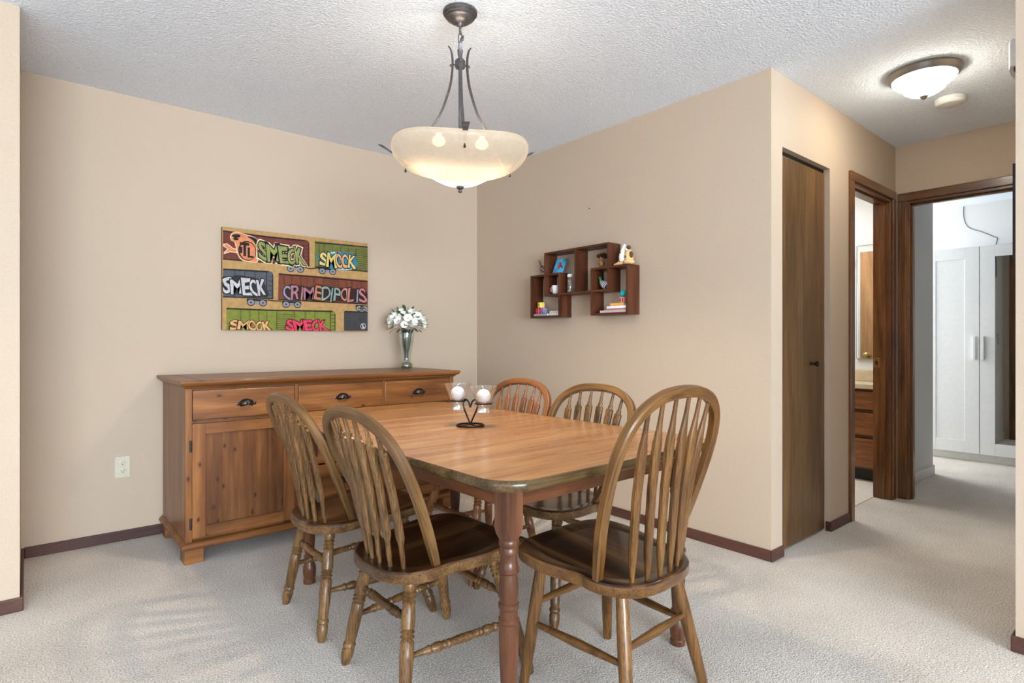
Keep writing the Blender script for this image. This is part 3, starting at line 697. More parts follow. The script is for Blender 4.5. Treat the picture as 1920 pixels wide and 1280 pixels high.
    if kind == 'arrow':
        base = [(.025, -.177), (.075, -.168), (.122, -.148)]; tops_ = [.034, .100, .158]
        sprof = [(0, .0065, .0065), (.10, .0085, .0085), (.17, .0088, .0080), (.19, .0105, .0085), (.235, .0178, .0092), (.30, .0182, .0092), (.55, .0172, .0090), (.79, .0190, .0095), (.835, .0188, .0095), (.848, .0112, .0092), (.855, .0108, .0102), (.873, .0108, .0102), (.880, .0074, .0074), (.93, .0068, .0068), (1, .0060, .0060)]
    else:
        base = [(.026, -.190), (.078, -.182), (.126, -.163)]; tops_ = [.034, .100, .160]
        sprof = [(0, .0065, .0065), (.05, .0080, .0075), (.14, .0130, .0090), (.20, .0145, .0095), (.5, .0155, .0098), (.70, .0170, .0098), (.76, .0165, .0095), (.84, .0105, .0085), (.90, .0075, .0070), (1, .0060, .0060)]
    for (bx_, by_), tx in zip(base, tops_):
        for s_ in (-1, 1):
            zt = bowz(tx) - .010
            p0 = Vector((s_ * bx_, by_, zs(by_) - .008)); p1 = Vector((s_ * tx, yy(zt), zt))
            d = (p1 - p0); dn = d.normalized()
            sx_ = Vector((1, 0, 0)); sx_ = (sx_ - dn * sx_.dot(dn)).normalized(); sy_ = dn.cross(sx_)
            secs = []
            for tt, wa, da in sprof:
                c = p0 + d * tt
                bend = Vector((0, .012 * math.sin(math.pi * tt), 0))
                e_ = .62 if wa > .0125 else 1.0
                sp_ = lambda v: math.copysign(abs(v) ** e_, v)
                secs.append([c + bend + sx_ * wa * sp_(math.cos(q)) + sy_ * da * sp_(math.sin(q)) for q in [2 * math.pi * (j + .5) / 12 for j in range(12)]])
            MB().loft(secs).build('spindle', M[fam + '_z'], t, smooth=30)
    return t
grp = 'windsor chairs around the dining table'
chB = make_chair('arrow', 'arrow-back oak dining chair beside the nearest turned table leg, back to the viewer', 'oak', grp)
chB.location = (1.015, 1.655, 0); chB.rotation_euler = (0, 0, R(-90))
chA = copy_tree(chB); chA['label'] = 'arrow-back oak dining chair directly in front of the pine sideboard'
chA.location = (1.012, 2.235, 0); chA.rotation_euler = (0, 0, R(-91))
chD = copy_tree(chB); chD['label'] = 'brown arrow-back chair tucked in on the wall side of the table, its glossy seat showing'
chD.location = (1.765, 1.800, 0); chD.rotation_euler = (0, 0, R(90))
chC = make_chair('arrow', 'reddish-topped arrow-back chair farthest back, by the room corner and candle holder', 'oakr', grp)
chC.location = (1.765, 2.325, 0); chC.rotation_euler = (0, 0, R(90))
chE = make_chair('plain', 'taller plain spindle-back dining chair with smooth legs at the near table end', 'oakp', grp)
chE.location = (1.428, 1.200, 0); chE.rotation_euler = (0, 0, R(3))

# ------------------------------------------------------------------ candle holder and candles on the table
cr = Vector((.765, -.644, 0)); cf = Vector((.644, .765, 0))
P0 = Vector((1.414, 1.949, TZ))
ch_ = empty('candle_holder', P0, 0, 'black wire heart-shaped candle holder with two ring arms on the dining table', 'candle holder')
def L2(r, f, z): return cr * r + cf * f + Vector((0, 0, z))
MB().tube([L2(.055 * math.cos(a), .055 * math.sin(a), .0045) for a in [2 * math.pi * i / 32 for i in range(32)]], .0042, 8, True).build('base_ring', M['black_iron'], ch_, smooth=60)
MB().tube([L2(-.030, .045, .006), L2(0, 0, .008), L2(.030, -.045, .006)], .0030, 8).build('base_bar', M['black_iron'], ch_, smooth=60)
c1 = L2(-.055, .028, .103); c2 = L2(.056, -.018, .096)
for sg, cc in ((-1, c1), (1, c2)):
    f_ = .028 if sg < 0 else -.018
    heart = [L2(0, 0, .008), L2(sg * .014, f_ * .3, .040), L2(sg * .028, f_ * .7, .072), L2(sg * .031, f_ * .75, .092), L2(sg * .026, f_ * .6, .107), L2(sg * .018, f_ * .4, .110), L2(sg * .008, f_ * .15, .101), L2(sg * .002, 0, .084), L2(sg * .002, 0, .078)]
    MB().tube(cat(heart, 6, False), .0034, 8).build('heart_arm', M['black_iron'], ch_, smooth=60)
    MB().tube([cc + Vector((.0345 * math.cos(a), .0345 * math.sin(a), 0)) for a in [2 * math.pi * i / 28 for i in range(28)]], .0026, 8, True).build('cup_ring', M['black_iron'], ch_, smooth=60)
for cc, lab, cl in ((c1, 'left', 'clear flared glass cup in the ring nearer the sideboard'), (c2, 'right', 'clear flared glass cup in the ring nearer the room corner chair')):
    g = tag(MB().lathe([(.020, -.038), (.0275, -.038), (.0285, -.027), (.0250, -.018), (.0305, .000), (.042, .034), (.0565, .072), (.0545, .072), (.040, .034), (.0285, .002), (.023, -.014), (.001, -.016)], 32, P0 + cc).build('glass_cup', M['clear'], None, smooth=50), cl, 'cup', 'glass candle cups on the wire holder')
    MB().lathe([(.001, -.0365), (.0225, -.0365), (.0235, -.027), (.019, -.019), (.001, -.017)], 24, P0 + cc).build('glass_foot', M['heavyglass'], g, smooth=50)
    cd = tag(MB().sphere(P0 + cc + Vector((0, 0, .030)), .0298, 24, 16).build('ball_candle', M['wax'], None, smooth=80), 'white ball candle in the glass cup nearer the ' + ('sideboard' if lab == 'left' else 'room corner chair'), 'candle', 'ball candles on the wire holder')
    q = P0 + cc + Vector((0, 0, .058))
    MB().tube([q, q + L2(-.002, 0, .007), q + L2(-.006 if lab == 'right' else .010, 0, .015)], .0011, 6).build('wick', M['wax'], cd, smooth=60)

# ------------------------------------------------------------------ vase of flowers on the sideboard
V0 = Vector((2.030, 3.555, STOP))
vs_ = tag(MB().lathe([(.030, 0), (.040, .003), (.046, .018), (.045, .032), (.034, .046), (.029, .056), (.030, .080), (.038, .135), (.048, .185), (.052, .225), (.051, .250), (.049, .250), (.050, .225), (.046, .185), (.036, .135), (.028, .080), (.027, .060), (.001, .052)], 32, V0).build('glass_vase', M['vaseglass'], None, smooth=50), 'tall clear glass vase with bulbous foot on the sideboard', 'vase')
MB().lathe([(.001, .004), (.028, .004), (.038, .008), (.041, .020), (.039, .032), (.026, .044), (.001, .049)], 24, V0).build('glass_foot', thin_glass('vase_foot_glass', (.60, .62, .54, 1), .10), vs_, smooth=60)
bq = empty('flower_bouquet', V0 + Vector((0, 0, .06)), 0, 'round bouquet of white artificial flowers with green leaves in the glass vase', 'flowers')
rnd = random.Random(5)
for i in range(24):
    a = rnd.uniform(0, 6.28); r0 = rnd.uniform(.002, .015); r1 = rnd.uniform(.012, .036)
    MB().tube([(r0 * math.cos(a + 2), r0 * math.sin(a + 2), .0), (r1 * .7 * math.cos(a), r1 * .7 * math.sin(a), .10), (r1 * math.cos(a), r1 * math.sin(a), .185), (r1 * 1.5 * math.cos(a), r1 * 1.5 * math.sin(a), .215)], .0032, 6).build('stem', M['stem'], bq, smooth=60)
def petal_mesh(nm, mat, n, ln, wdt, cupz, centre=True):
    mb = MB()
    for k in range(n):
        a = 2 * math.pi * k / n; ca, sa = math.cos(a), math.sin(a)
        vs = []
        for i, (t_, w_) in enumerate(((.0, .12), (.35, .75), (.7, 1.0), (.95, .65), (1.05, .05))):
            for s_ in (-1, 0, 1):
                x = ln * t_; y = s_ * wdt * w_; z = cupz * t_ * t_ + (.0025 if s_ == 0 else 0) * -1 + .002 * (k % 2)
                vs.append((x * ca - y * sa, x * sa + y * ca, z))
        fs = []
        for i in range(4):
            for j in range(2): fs.append((i * 3 + j, i * 3 + j + 1, (i + 1) * 3 + j + 1, (i + 1) * 3 + j))
        mb.add(vs, fs)
    if centre:
        mb.m = 1; mb.sphere((0, 0, .003), .005, 8, 6)
    me = mb.build(nm, mat, bq, smooth=60); return me
proto = petal_mesh('blossom', [M['petal'], M['leaf_light']], 6, .030, .017, .012)
lproto = petal_mesh('leaf', [M['leaf']], 1, .046, .013, -.006, False)
lproto2 = petal_mesh('leaf', [M['leaf_light']], 1, .042, .012, -.006, False)
def aim(o, p, d, sc):
    o.location = p; o.rotation_euler = Vector(d).to_track_quat('Z', 'Y').to_euler(); o.scale = (sc, sc, sc)
k = 0
for i in range(36):
    z = 1 - 1.25 * (i + .5) / 36; r = math.sqrt(max(0, 1 - z * z)); a = i * 2.39996 + .3
    d = Vector((r * math.cos(a), r * math.sin(a), z)); p = Vector((d.x * .118, d.y * .110, .262 + d.z * .085)) * 1.0
    o = proto if k == 0 else proto.copy()
    if k: C.objects.link(o)
    aim(o, p, d + Vector((rnd.uniform(-.25, .25), rnd.uniform(-.25, .25), rnd.uniform(-.1, .3))), rnd.uniform(.8, 1.1)); k += 1
for i in range(60):
    z = 1 - 1.5 * (i + .5) / 60; r = math.sqrt(max(0, 1 - z * z)); a = i * 2.39996 + 1.5
    d = Vector((r * math.cos(a), r * math.sin(a), z)); p = Vector((d.x * .108, d.y * .10, .255 + d.z * .088))
    src = lproto if i % 3 else lproto2
    o = src if i in (0, 1) else src.copy()
    if i not in (0, 1): C.objects.link(o)
    o.location = p
    out = (d + Vector((rnd.uniform(-.3, .3), rnd.uniform(-.3, .3), rnd.uniform(-.2, .3)))).normalized()
    o.rotation_euler = out.to_track_quat('X', 'Z').to_euler(); s_ = rnd.uniform(.8, 1.15); o.scale = (s_, s_, s_)

# ------------------------------------------------------------------ wall outlet
oc_ = tag(MB().box(.367, .438, YL - .005, YL, .344, .461).build('wall_outlet', M['ivory'], None, bev=.002), 'ivory double electrical outlet on the left wall beside the sideboard', 'outlet')
for zc in (.424, .381):
    so = MB().lathe([(.0165, 0), (.0165, .0015), (.015, .002)], 20, (.4025, YL - .005, zc), (0, -1, 0)).build('socket', M['ivory'], oc_, smooth=30)
    MB().box(.3955, .3975, YL - .0078, YL - .0068, zc, zc + .008).box(.4075, .4095, YL - .0078, YL - .0068, zc + .001, zc + .007).lathe([(.0025, 0), (.0024, .001)], 10, (.4025, YL - .0068, zc - .007), (0, -1, 0)).build('slots', M['dark'], so)
MB().lathe([(.003, 0), (.0025, .001)], 10, (.4025, YL - .005, .4025), (0, -1, 0)).build('screw', M['ivory'], oc_)
# ------------------------------------------------------------------ canvas painting (flat print built on the canvas plane)
CVX, CVZ, CVW, CVH, CVY = .897, 1.156, .939, .619, YL - .030
cv_ = tag(MB().box(CVX, CVX + CVW, CVY, YL - .001, CVZ, CVZ + CVH).build('canvas_painting', plain('canvas_edge', (120, 88, 48), .8), None, bev=.002),
          'wide canvas painting of freight boxcars covered in graffiti on the left wall', 'painting')
PC = {}
def pm(name, col):
    if name not in PC: PC[name] = plain('paint_' + name, tuple(c * .93 for c in col), .7, noise=.07, scale=40, spec=.2)
    return PC[name]
def flat(mb, pts, layer):
    """polygon in millimetres on the canvas, raised by layer"""
    y = CVY - .0004 * (layer + 1)
    c = lambda v, hi: min(max(v, 0), hi)
    return mb.add([(CVX + c(x, 939) / 1000, y, CVZ + c(z, 619) / 1000) for x, z in pts], [tuple(range(len(pts)))])
def stroke(mb, pts, wd_, layer):
    for (x0, z0), (x1, z1) in zip(pts, pts[1:]):
        dx, dz = x1 - x0, z1 - z0; l = math.hypot(dx, dz) or 1; nx, nz = -dz / l * wd_ / 2, dx / l * wd_ / 2
        flat(mb, [(x0 + nx, z0 + nz), (x0 - nx, z0 - nz), (x1 - nx, z1 - nz), (x1 + nx, z1 + nz)], layer)
    return mb
def smooth2(pts, n=4): return [(p.x, p.y) for p in cat([(x, z, 0) for x, z in pts], n)]
flat(MB(), [(0, 0), (939, 0), (939, 619), (0, 619)], 0).build('painted_ground', pm('ochre', (184, 148, 96)), cv_)
cars = {
    'maroon': ([(4, 597), (244, 592), (488, 595), (515, 592), (525, 579), (527, 424), (277, 426), (4, 421)], (112, 58, 52)),
    'olive': ([(561, 596), (683, 596), (939, 597), (939, 420), (561, 424)], (112, 116, 58)),
    'slate': ([(4, 368), (157, 373), (266, 374), (288, 369), (297, 352), (297, 197), (4, 195)], (88, 92, 100)),
    'rust': ([(329, 365), (558, 365), (939, 360), (939, 190), (325, 196)], (122, 68, 48)),
    'green': ([(23, 135), (266, 133), (677, 140), (697, 133), (706, 116), (706, 3), (23, 0)], (126, 134, 56)),
    'grey': ([(774, 141), (939, 140), (939, 6), (764, 4), (764, 130)], (66, 66, 70))}
for k_, (pts, col) in cars.items(): flat(MB(), pts, 1).build('painted_boxcar', pm(k_, col), cv_)
ink = pm('ink', (40, 36, 36))
mb = MB()
for l in [[(4, 592), (244, 586), (497, 588)], [(565, 584), (750, 590), (939, 594)], [(4, 363), (266, 368)], [(330, 358), (558, 357), (939, 351)], [(24, 129), (266, 127), (683, 134)], [(768, 136), (939, 135)]]: stroke(mb, l, 8, 2)
for l in [[(4, 424), (524, 427)], [(561, 424), (939, 422)], [(4, 199), (294, 201)], [(325, 197), (939, 193)], [(494, 415), (533, 409), (589, 420)], [(260, 192), (299, 188), (348, 187)]]: stroke(mb, l, 7, 2)
for l in [[(521, 424), (521, 575)], [(488, 426), (488, 562)], [(291, 197), (291, 352)], [(255, 206), (255, 370)], [(700, 4), (700, 118)], [(668, 8), (668, 134)]]: stroke(mb, l, 5, 2)
for xs, z0, z1 in (((236, 322, 362, 402, 443), 425, 561), ((589, 623, 680, 738, 794, 848), 426, 578), ((68, 125, 184), 202, 366), ((362, 408, 467, 509, 555, 617, 722, 781, 821, 888), 193, 354), ((103, 152, 206, 255, 316, 426, 497, 561), 4, 128)):
    for x in xs: stroke(mb, [(x, z0), (x, z1)], 2.2, 2).__class__; stroke(mb, [(x + 6, z0), (x + 6, z1)], 1.2, 2)
for x0, x1, zs_ in ((497, 521, (559, 535, 511, 487, 463, 440)), (266, 291, (339, 310, 281, 252, 224)), (674, 701, (109, 84, 60, 35, 13))):
    for z in zs_: stroke(mb, [(x0, z), (x1, z)], 3, 2)
for x0, x1, z0, z1, st in ((851, 939, 430, 572, 14), (619, 721, 298, 353, 13), (319, 423, 8, 111, 12)):
    z = z0
    while z < z1: stroke(mb, [(x0, z), (x1, z)], 2.6, 2); z += st
mb.build('painted_lines', ink, cv_)
wheel = pm('wheel', (138, 142, 150))
for x0, x1, zc in ((382, 488, 400), (589, 706, 402), (140, 255, 173), (353, 470, 170), (851, 939, 163)):
    flat(MB(), [(x0, zc + 22), (x1, zc + 20), (x1 + 4, zc + 6), (x1 - 6, zc - 4), (x0 + 6, zc - 4), (x0 - 4, zc + 6)], 2).build('painted_truck', ink, cv_)
    for xc in (x0 + 22, x1 - 22):
        flat(MB(), [(xc + 24 * math.cos(a * .349), zc - 2 + 21 * math.sin(a * .349)) for a in range(18)], 3).build('painted_tyre', ink, cv_)
        flat(MB(), [(xc + 20 * math.cos(a * .349), zc - 1 + 17 * math.sin(a * .349)) for a in range(18)], 4).build('painted_wheel', wheel, cv_)
        flat(MB(), [(xc + 6 * math.cos(a * .785), zc - 1 + 5 * math.sin(a * .785)) for a in range(8)], 5).build('painted_hub', ink, cv_)
    flat(MB(), [((x0 + x1) / 2 - 14, zc + 8), ((x0 + x1) / 2 + 14, zc + 8), ((x0 + x1) / 2 + 10, zc - 8), ((x0 + x1) / 2 - 10, zc - 8)], 4).build('painted_spring', wheel, cv_)
# graffiti shapes
head = [(47, 561), (60, 585), (89, 593), (125, 584), (162, 577), (187, 568), (211, 551), (221, 529), (206, 505), (200, 430), (157, 424), (115, 430), (91, 454), (82, 492), (73, 529), (55, 539)]
def grow(pts, d):
    cx_ = sum(p[0] for p in pts) / len(pts); cz_ = sum(p[1] for p in pts) / len(pts)
    return [(x + (x - cx_) / math.hypot(x - cx_, z - cz_) * d, z + (z - cz_) / math.hypot(x - cx_, z - cz_) * d) for x, z in pts]
cream = pm('cream', (232, 208, 170)); orange = pm('orange', (218, 138, 96))
flat(MB(), smooth2(grow(head, 5)), 3).build('painted_outline', cream, cv_)
flat(MB(), smooth2(head), 4).build('painted_figure', orange, cv_)
mb = MB()
flat(mb, smooth2([(52, 570), (68, 580), (94, 582), (102, 572), (90, 562), (65, 561)]), 5)
flat(mb, smooth2([(60, 556), (75, 561), (92, 555), (84, 546), (66, 546)]), 5)
flat(mb, smooth2([(140, 574), (165, 576), (195, 566), (215, 537), (205, 512), (192, 528), (172, 556)]), 5)
flat(mb, [(141 + 52 * math.cos(a * .2094), 487 + 60 * math.sin(a * .2094)) for a in range(30)], 5)
mb.build('painted_figure_shadow', ink, cv_)
flat(MB(), [(143 + 46 * math.cos(a * .2094), 486 + 54 * math.sin(a * .2094)) for a in range(30)], 6).build('painted_roundel', orange, cv_)
flat(MB(), [(5, 515), (27, 521), (60, 496), (81, 495), (82, 467), (42, 469), (8, 454), (8, 465), (27, 487), (6, 501)], 4).build('painted_arrow', cream, cv_)
flat(MB(), [(10, 511), (27, 515), (60, 490), (77, 490), (78, 473), (42, 475), (16, 462), (33, 487), (12, 502)], 5).build('painted_arrow_fill', orange, cv_)
blue = pm('blue', (52, 130, 160)); sky_ = pm('light_blue', (150, 200, 214))
flat(MB(), smooth2([(582, 478), (590, 515), (630, 526), (690, 538), (761, 540), (834, 535), (852, 500), (848, 435), (709, 418), (620, 428), (589, 441)]), 3).build('painted_splash', blue, cv_)
flat(flat(MB(), smooth2([(640, 520), (690, 536), (740, 532), (700, 524)]), 4), smooth2([(690, 424), (730, 436), (800, 432), (836, 436), (800, 422), (730, 418)]), 4).build('painted_splash_light', sky_, cv_)
flat(MB(), smooth2(grow([(6, 314), (42, 311), (78, 328), (120, 328), (141, 321), (184, 321), (200, 300), (233, 293), (260, 240), (252, 214), (200, 212), (157, 215), (120, 224), (68, 222), (6, 226)], 6)), 3).build('painted_splash', pm('dark_slate', (50, 52, 58)), cv_)
for z in (0,):
    flat(MB(), smooth2([(352, 240), (368, 282), (420, 297), (520, 290), (640, 300), (760, 296), (860, 296), (930, 280), (934, 215), (860, 204), (700, 203), (520, 204), (400, 204)]), 3).build('painted_splash', pm('dark_brown', (58, 36, 34)), cv_)
# graffiti letters
_fc = {}
def glyph(chr_, off):
    if (chr_, off) in _fc: return _fc[(chr_, off)]
    cu = bpy.data.curves.new('glyph', 'FONT'); cu.body = chr_; cu.offset = off; cu.resolution_u = 3
    ob = bpy.data.objects.new('glyph', cu); C.objects.link(ob)
    dg = bpy.context.evaluated_depsgraph_get()
    me = bpy.data.meshes.new_from_object(ob.evaluated_get(dg))
    vs = [(v.co.x, v.co.y) for v in me.vertices]; fs = [tuple(p.vertices) for p in me.polygons]
    bpy.data.objects.remove(ob); bpy.data.curves.remove(cu); bpy.data.meshes.remove(me)
    _fc[(chr_, off)] = (vs, fs); return vs, fs
def word(text, quad, fills, line, seed, contour=None, overlap=1.0, bold=.03, edge=.055, lay=6):
    """fat overlapping graffiti letters: contour under all, then ink edge and fill letter by letter"""
    rr = random.Random(seed); n = len(text)
    (ax, az), (bx_, bz), (cx_, cz), (dx_, dz) = quad       # top-left, top-right, bottom-right, bottom-left
    wts = [1.4 if c_ == 'M' else .62 if c_ == 'I' else 1.0 for c_ in text]; tot = sum(wts)
    for i, chr_ in enumerate(text):
        vs, fs = glyph(chr_, 0.0)
        x0 = min(v[0] for v in vs); x1 = max(v[0] for v in vs); y0 = min(v[1] for v in vs); y1 = max(v[1] for v in vs)
        if x1 - x0 < .3: xm = (x0 + x1) / 2; x0, x1 = xm - .22, xm + .22
        sh, dv, sc, ph = rr.uniform(-.12, .18), rr.uniform(-.07, .07), rr.uniform(.95, 1.15), rr.uniform(0, 6)
        parts = [('painted_letter_edge', bold + edge, line, 1 + i * .5), ('painted_letter', bold, fills[i % len(fills)], 1.25 + i * .5)]
        if contour: parts.insert(0, ('painted_letter_contour', bold + edge + .055, contour, 0))
        for part, off, mat_, ly in parts:
            vs, fs = glyph(chr_, off); out = []
            for x, y in vs:
                u = (x - x0) / (x1 - x0); v = (y - y0) / max(.05, y1 - y0)
                u = (u - .5) * overlap * (1 + .16 * math.sin(4 * v + ph)) + .5 + sh * (v - .5) + .08 * math.sin(5 * v + ph)
                v = (v - .5) * sc + .5 + dv + .06 * math.sin(4 * u + ph)
                U = (sum(wts[:i]) + u * wts[i]) / tot
                x_ = (dx_ + (cx_ - dx_) * U) * (1 - v) + (ax + (bx_ - ax) * U) * v
                z_ = (dz + (cz - dz) * U) * (1 - v) + (az + (bz - az) * U) * v
                out.append((min(max(x_, 1), 938), min(max(z_, 1), 618)))
            yv = CVY - .0004 * (lay + 1 + ly)
            MB().add([(CVX + x / 1000, yv, CVZ + z / 1000) for x, z in out], fs).build(part, mat_, cv_)
g_ = pm('moss', (142, 152, 88)); y_ = pm('yellow', (224, 200, 120)); o_ = pm('peach', (222, 168, 112)); w_ = pm('white', (198, 197, 200))
word('SMECK', [(208, 540), (478, 520), (494, 436), (212, 446)], [g_], ink, 1, cream)
word('SMOOK', [(598, 514), (840, 520), (842, 440), (600, 430)], [y_, y_, o_, o_, y_], ink, 2)
word('SMECK', [(2, 314), (240, 304), (254, 220), (6, 228)], [w_], ink, 3)
word('CRIMEDIPOLIS', [(362, 288), (926, 294), (922, 210), (356, 209)], [pm('lilac', (150, 150, 180)), pm('mauve', (168, 118, 132)), pm('rose', (184, 130, 124)), pm('mauve2', (160, 110, 124)), pm('clay', (190, 126, 92)), pm('sage', (142, 160, 146)), pm('sea', (138, 172, 172)), pm('sage', (142, 160, 146)), pm('salmon', (202, 138, 116)), pm('rose2', (186, 118, 112)), pm('steel', (132, 156, 172)), pm('pinkish', (198, 122, 122))], ink, 4, None, 1.02, .012, .05)
word('SMOOK', [(47, 52), (274, 56), (280, 3), (45, 3)], [pm('tan', (218, 174, 116))], pm('dark_red', (84, 34, 26)), 5)
word('SMECK', [(379, 66), (629, 66), (648, 3), (379, 3)], [pm('hot_pink', (222, 66, 98))], pm('dark_red', (84, 34, 26)), 6)
mb = MB()
for x0, x1, z0, z1 in ((98, 152, 519, 536), (118, 134, 452, 519), (142, 156, 446, 508), (156, 176, 446, 458), (98, 112, 470, 508)): flat(mb, [(x0, z0), (x1, z0), (x1, z1), (x0, z1)], 7)
mb.build('painted_roundel_letters', ink, cv_)
mb = MB()
for i in range(28):
    a0, a1 = .2244 * i, .2244 * (i + 1); q = lambda r_, a: (905 + r_ * math.cos(a), 38 + r_ * math.sin(a))
    flat(mb, [q(17, a0), q(21, a0), q(21, a1), q(17, a1)], 3)
flat(mb, smooth2([(896, 50), (906, 51), (906, 36), (916, 33), (914, 24), (902, 24), (898, 36)]), 3)
mb.build('painted_emblem', w_, cv_)
# ------------------------------------------------------------------ interlocking box shelf and its things
SF, SB = 2.702, 2.8145
sh = empty('box_shelf', (SF, 2.58, 1.25), 0, 'dark walnut wall shelf made of three interlocking open boxes', 'shelf')
tk = .013
def hor(y0, y1, z): MB().box(0, SB - SF, y0 - 2.58, y1 - 2.58, z - 1.25, z - 1.25 + tk).build('shelf_board', M['shelf_y'], sh, bev=.0008)
def ver(y, z0, z1): MB().box(0, SB - SF, y - 2.58, y - 2.58 + tk, z0 - 1.25, z1 - 1.25).build('side_board', M['shelf'], sh, bev=.0008)
ZL0, ZL1, ZM0, ZM1 = 1.249, 1.545, 1.394, 1.690
ver(2.997, ZL0, ZL1); ver(2.720, ZL0, ZM0); ver(2.720, ZM0 + tk, ZL1); hor(2.733, 2.997, ZL0); hor(2.870, 2.997, ZL1 - tk); hor(2.733, 2.857, ZL1 - tk)
ver(2.857, ZM0, ZM1); hor(2.735, 2.857, ZM0); hor(2.446, 2.7335, ZM0); hor(2.313, 2.857, ZM1 - tk); ver(2.300, ZM0, ZL1 - tk); ver(2.300, ZL1, ZM1); ver(2.572, ZM0 + tk, ZM1 - tk)
ver(2.434, ZL0, ZL1 - tk); hor(2.313, 2.434, ZM0); hor(2.155, 2.446, ZL1 - tk); ver(2.155, ZL0, ZL1 - tk); hor(2.168, 2.434, ZL0)
zlow = ZL0 + tk + .0005; zmid = ZM0 + tk + .0005; ztop = ZL1 + .0005
# mug
mg = tag(MB().lathe([(.001, .001), (.016, 0), (.019, .003), (.026, .030), (.0275, .058), (.026, .058), (.0245, .030), (.017, .006), (.001, .005)], 28, (2.745, 2.800, zmid)).build('mug', plain('white_china', (238, 238, 238), .25, noise=.01), None, smooth=50), 'small white china cup in the left box of the wall shelf', 'cup')
MB().tube(cat([(2.745, 2.825, zmid + .046), (2.745, 2.838, zmid + .050), (2.745, 2.847, zmid + .038), (2.745, 2.842, zmid + .020), (2.745, 2.823, zmid + .014)], 5, False), .0035, 8).build('handle', M['wax'], mg, smooth=60)
# wire bird
wb_ = empty('wire_figurine', (2.755, 2.945, ztop), 0, 'small twisted-wire bird figurine on top of the left shelf box', 'figurine')
pts = []
for i in range(70):
    a = i * .95; v_ = math.sin(i * .41); pts.append((.017 * math.cos(a) * math.cos(v_), .019 * math.sin(a) * math.cos(v_), .046 + .021 * math.sin(v_ * 1.5)))
MB().tube(pts, .0011, 5).build('wire_body', M['iron'], wb_, smooth=60)
for k_ in range(4):
    wd_ = .005 + .003 * k_
    MB().tube(cat([(0, .004, .060), (0, .010 + wd_, .080), (0, .024 + wd_, .104), (0, .030, .112), (0, .022 - wd_ * .3, .100), (0, .006, .064)], 4), .0009, 5).build('wire_wing', M['iron'], wb_, smooth=60)
for s_ in (-1, 1): MB().tube([(0, s_ * .010, .030), (0, s_ * .011, 0), (-.010, s_ * .012, .001)], .0012, 5).build('wire_leg', M['iron'], wb_, smooth=60)
# bird card
cd_ = tag(MB().poly([(2.733, 2.822, ztop), (2.733, 2.722, ztop), (2.775, 2.722, ztop + .100), (2.775, 2.822, ztop + .100)], (.0015, 0, .0006)).build('bird_card', plain('card_blue', (70, 160, 205), .6, noise=.25, scale=18), None), 'small blue square picture of a red bird leaning in the shelf', 'picture')
def card(pts, name, mat_, lay):
    MB().add([(2.733 + .42 * z / 1000 - .0006 * lay, 2.822 - x / 1000, ztop + z / 1000 + .0004 * lay) for x, z in pts], [tuple(range(len(pts)))]).build(name, mat_, cd_)
red_ = plain('print_red', (196, 58, 44), .6); dk = plain('print_brown', (84, 62, 52), .6)
card(smooth2([(36, 40), (34, 55), (42, 64), (40, 72), (48, 78), (56, 76), (60, 66), (64, 52), (58, 36), (46, 32)]), 'painted_bird', red_, 1)
card(smooth2([(60, 66), (68, 56), (82, 40), (92, 30), (80, 34), (62, 44), (58, 56)]), 'painted_wing', dk, 2)
card([(38, 74), (48, 76), (48, 71), (40, 70)], 'painted_mask', dk, 2)
card([(47, 33), (49, 33), (44, 16), (42, 16)], 'painted_leg', dk, 2); card([(54, 35), (56, 35), (53, 18), (51, 18)], 'painted_leg', dk, 2)
# spice jar
jr = tag(MB().lathe([(.001, 0), (.0185, 0), (.0195, .003), (.0195, .090), (.0165, .098), (.0165, .106)], 24, (2.752, 2.672, zmid), cap=False).build('glass_jar', M['clear'], None, smooth=40), 'slim glass jar of pale beads with a white lid in the shelf middle', 'jar')
MB().lathe([(.0178, .104), (.0185, .106), (.0185, .122), (.017, .125), (.001, .125)], 24, (2.752, 2.672, zmid)).build('lid', M['wax'], jr, smooth=40)
mb = MB(); rj = random.Random(3)
for i in range(150):
    a = rj.uniform(0, 6.28); r_ = .0165 * math.sqrt(rj.random())
    mb.m = rj.choice((0, 0, 0, 1)); mb.sphere((2.752 + r_ * math.cos(a), 2.672 + r_ * math.sin(a), zmid + .004 + rj.random() * .082), .0028, 5, 4)
tag(mb.build('bead_filling', [plain('bead_pale', (218, 206, 190), .5), plain('bead_brown', (110, 90, 74), .5)], jr, smooth=60), kind='stuff')
# spiky haired figurine
tr_ = empty('shaggy_figurine', (2.755, 2.400, ztop), 0, 'small brown figurine with wild dark spiky hair in the upper shelf box', 'figurine')
brn = plain('figurine_tan', (146, 104, 66), .6, noise=.2, scale=90); drk = plain('figurine_hair', (52, 38, 32), .8, noise=.3, scale=90)
MB().sphere((0, 0, .026), .019, 14, 10, 1.25).sphere((-.002, .011, .004), .009, 10, 8, .5, 1.4).sphere((-.002, -.011, .004), .009, 10, 8, .5, 1.4).build('body', brn, tr_, smooth=70)
MB().sphere((-.002, 0, .058), .015, 14, 10).sphere((-.017, 0, .056), .0035, 8, 6).sphere((0, .016, .058), .004, 8, 6).sphere((0, -.016, .058), .004, 8, 6).build('head', brn, tr_, smooth=70)
MB().sphere((-.0155, .006, .061), .0018, 6, 5).sphere((-.0155, -.006, .061), .0018, 6, 5).build('eyes', M['dark'], tr_)
for s_ in (-1, 1): MB().tube([(0, s_ * .016, .038), (-.006, s_ * .026, .032), (-.010, s_ * .028, .040)], [.005, .0045, .004], 8).build('arm', brn, tr_, smooth=70)
mb = MB()
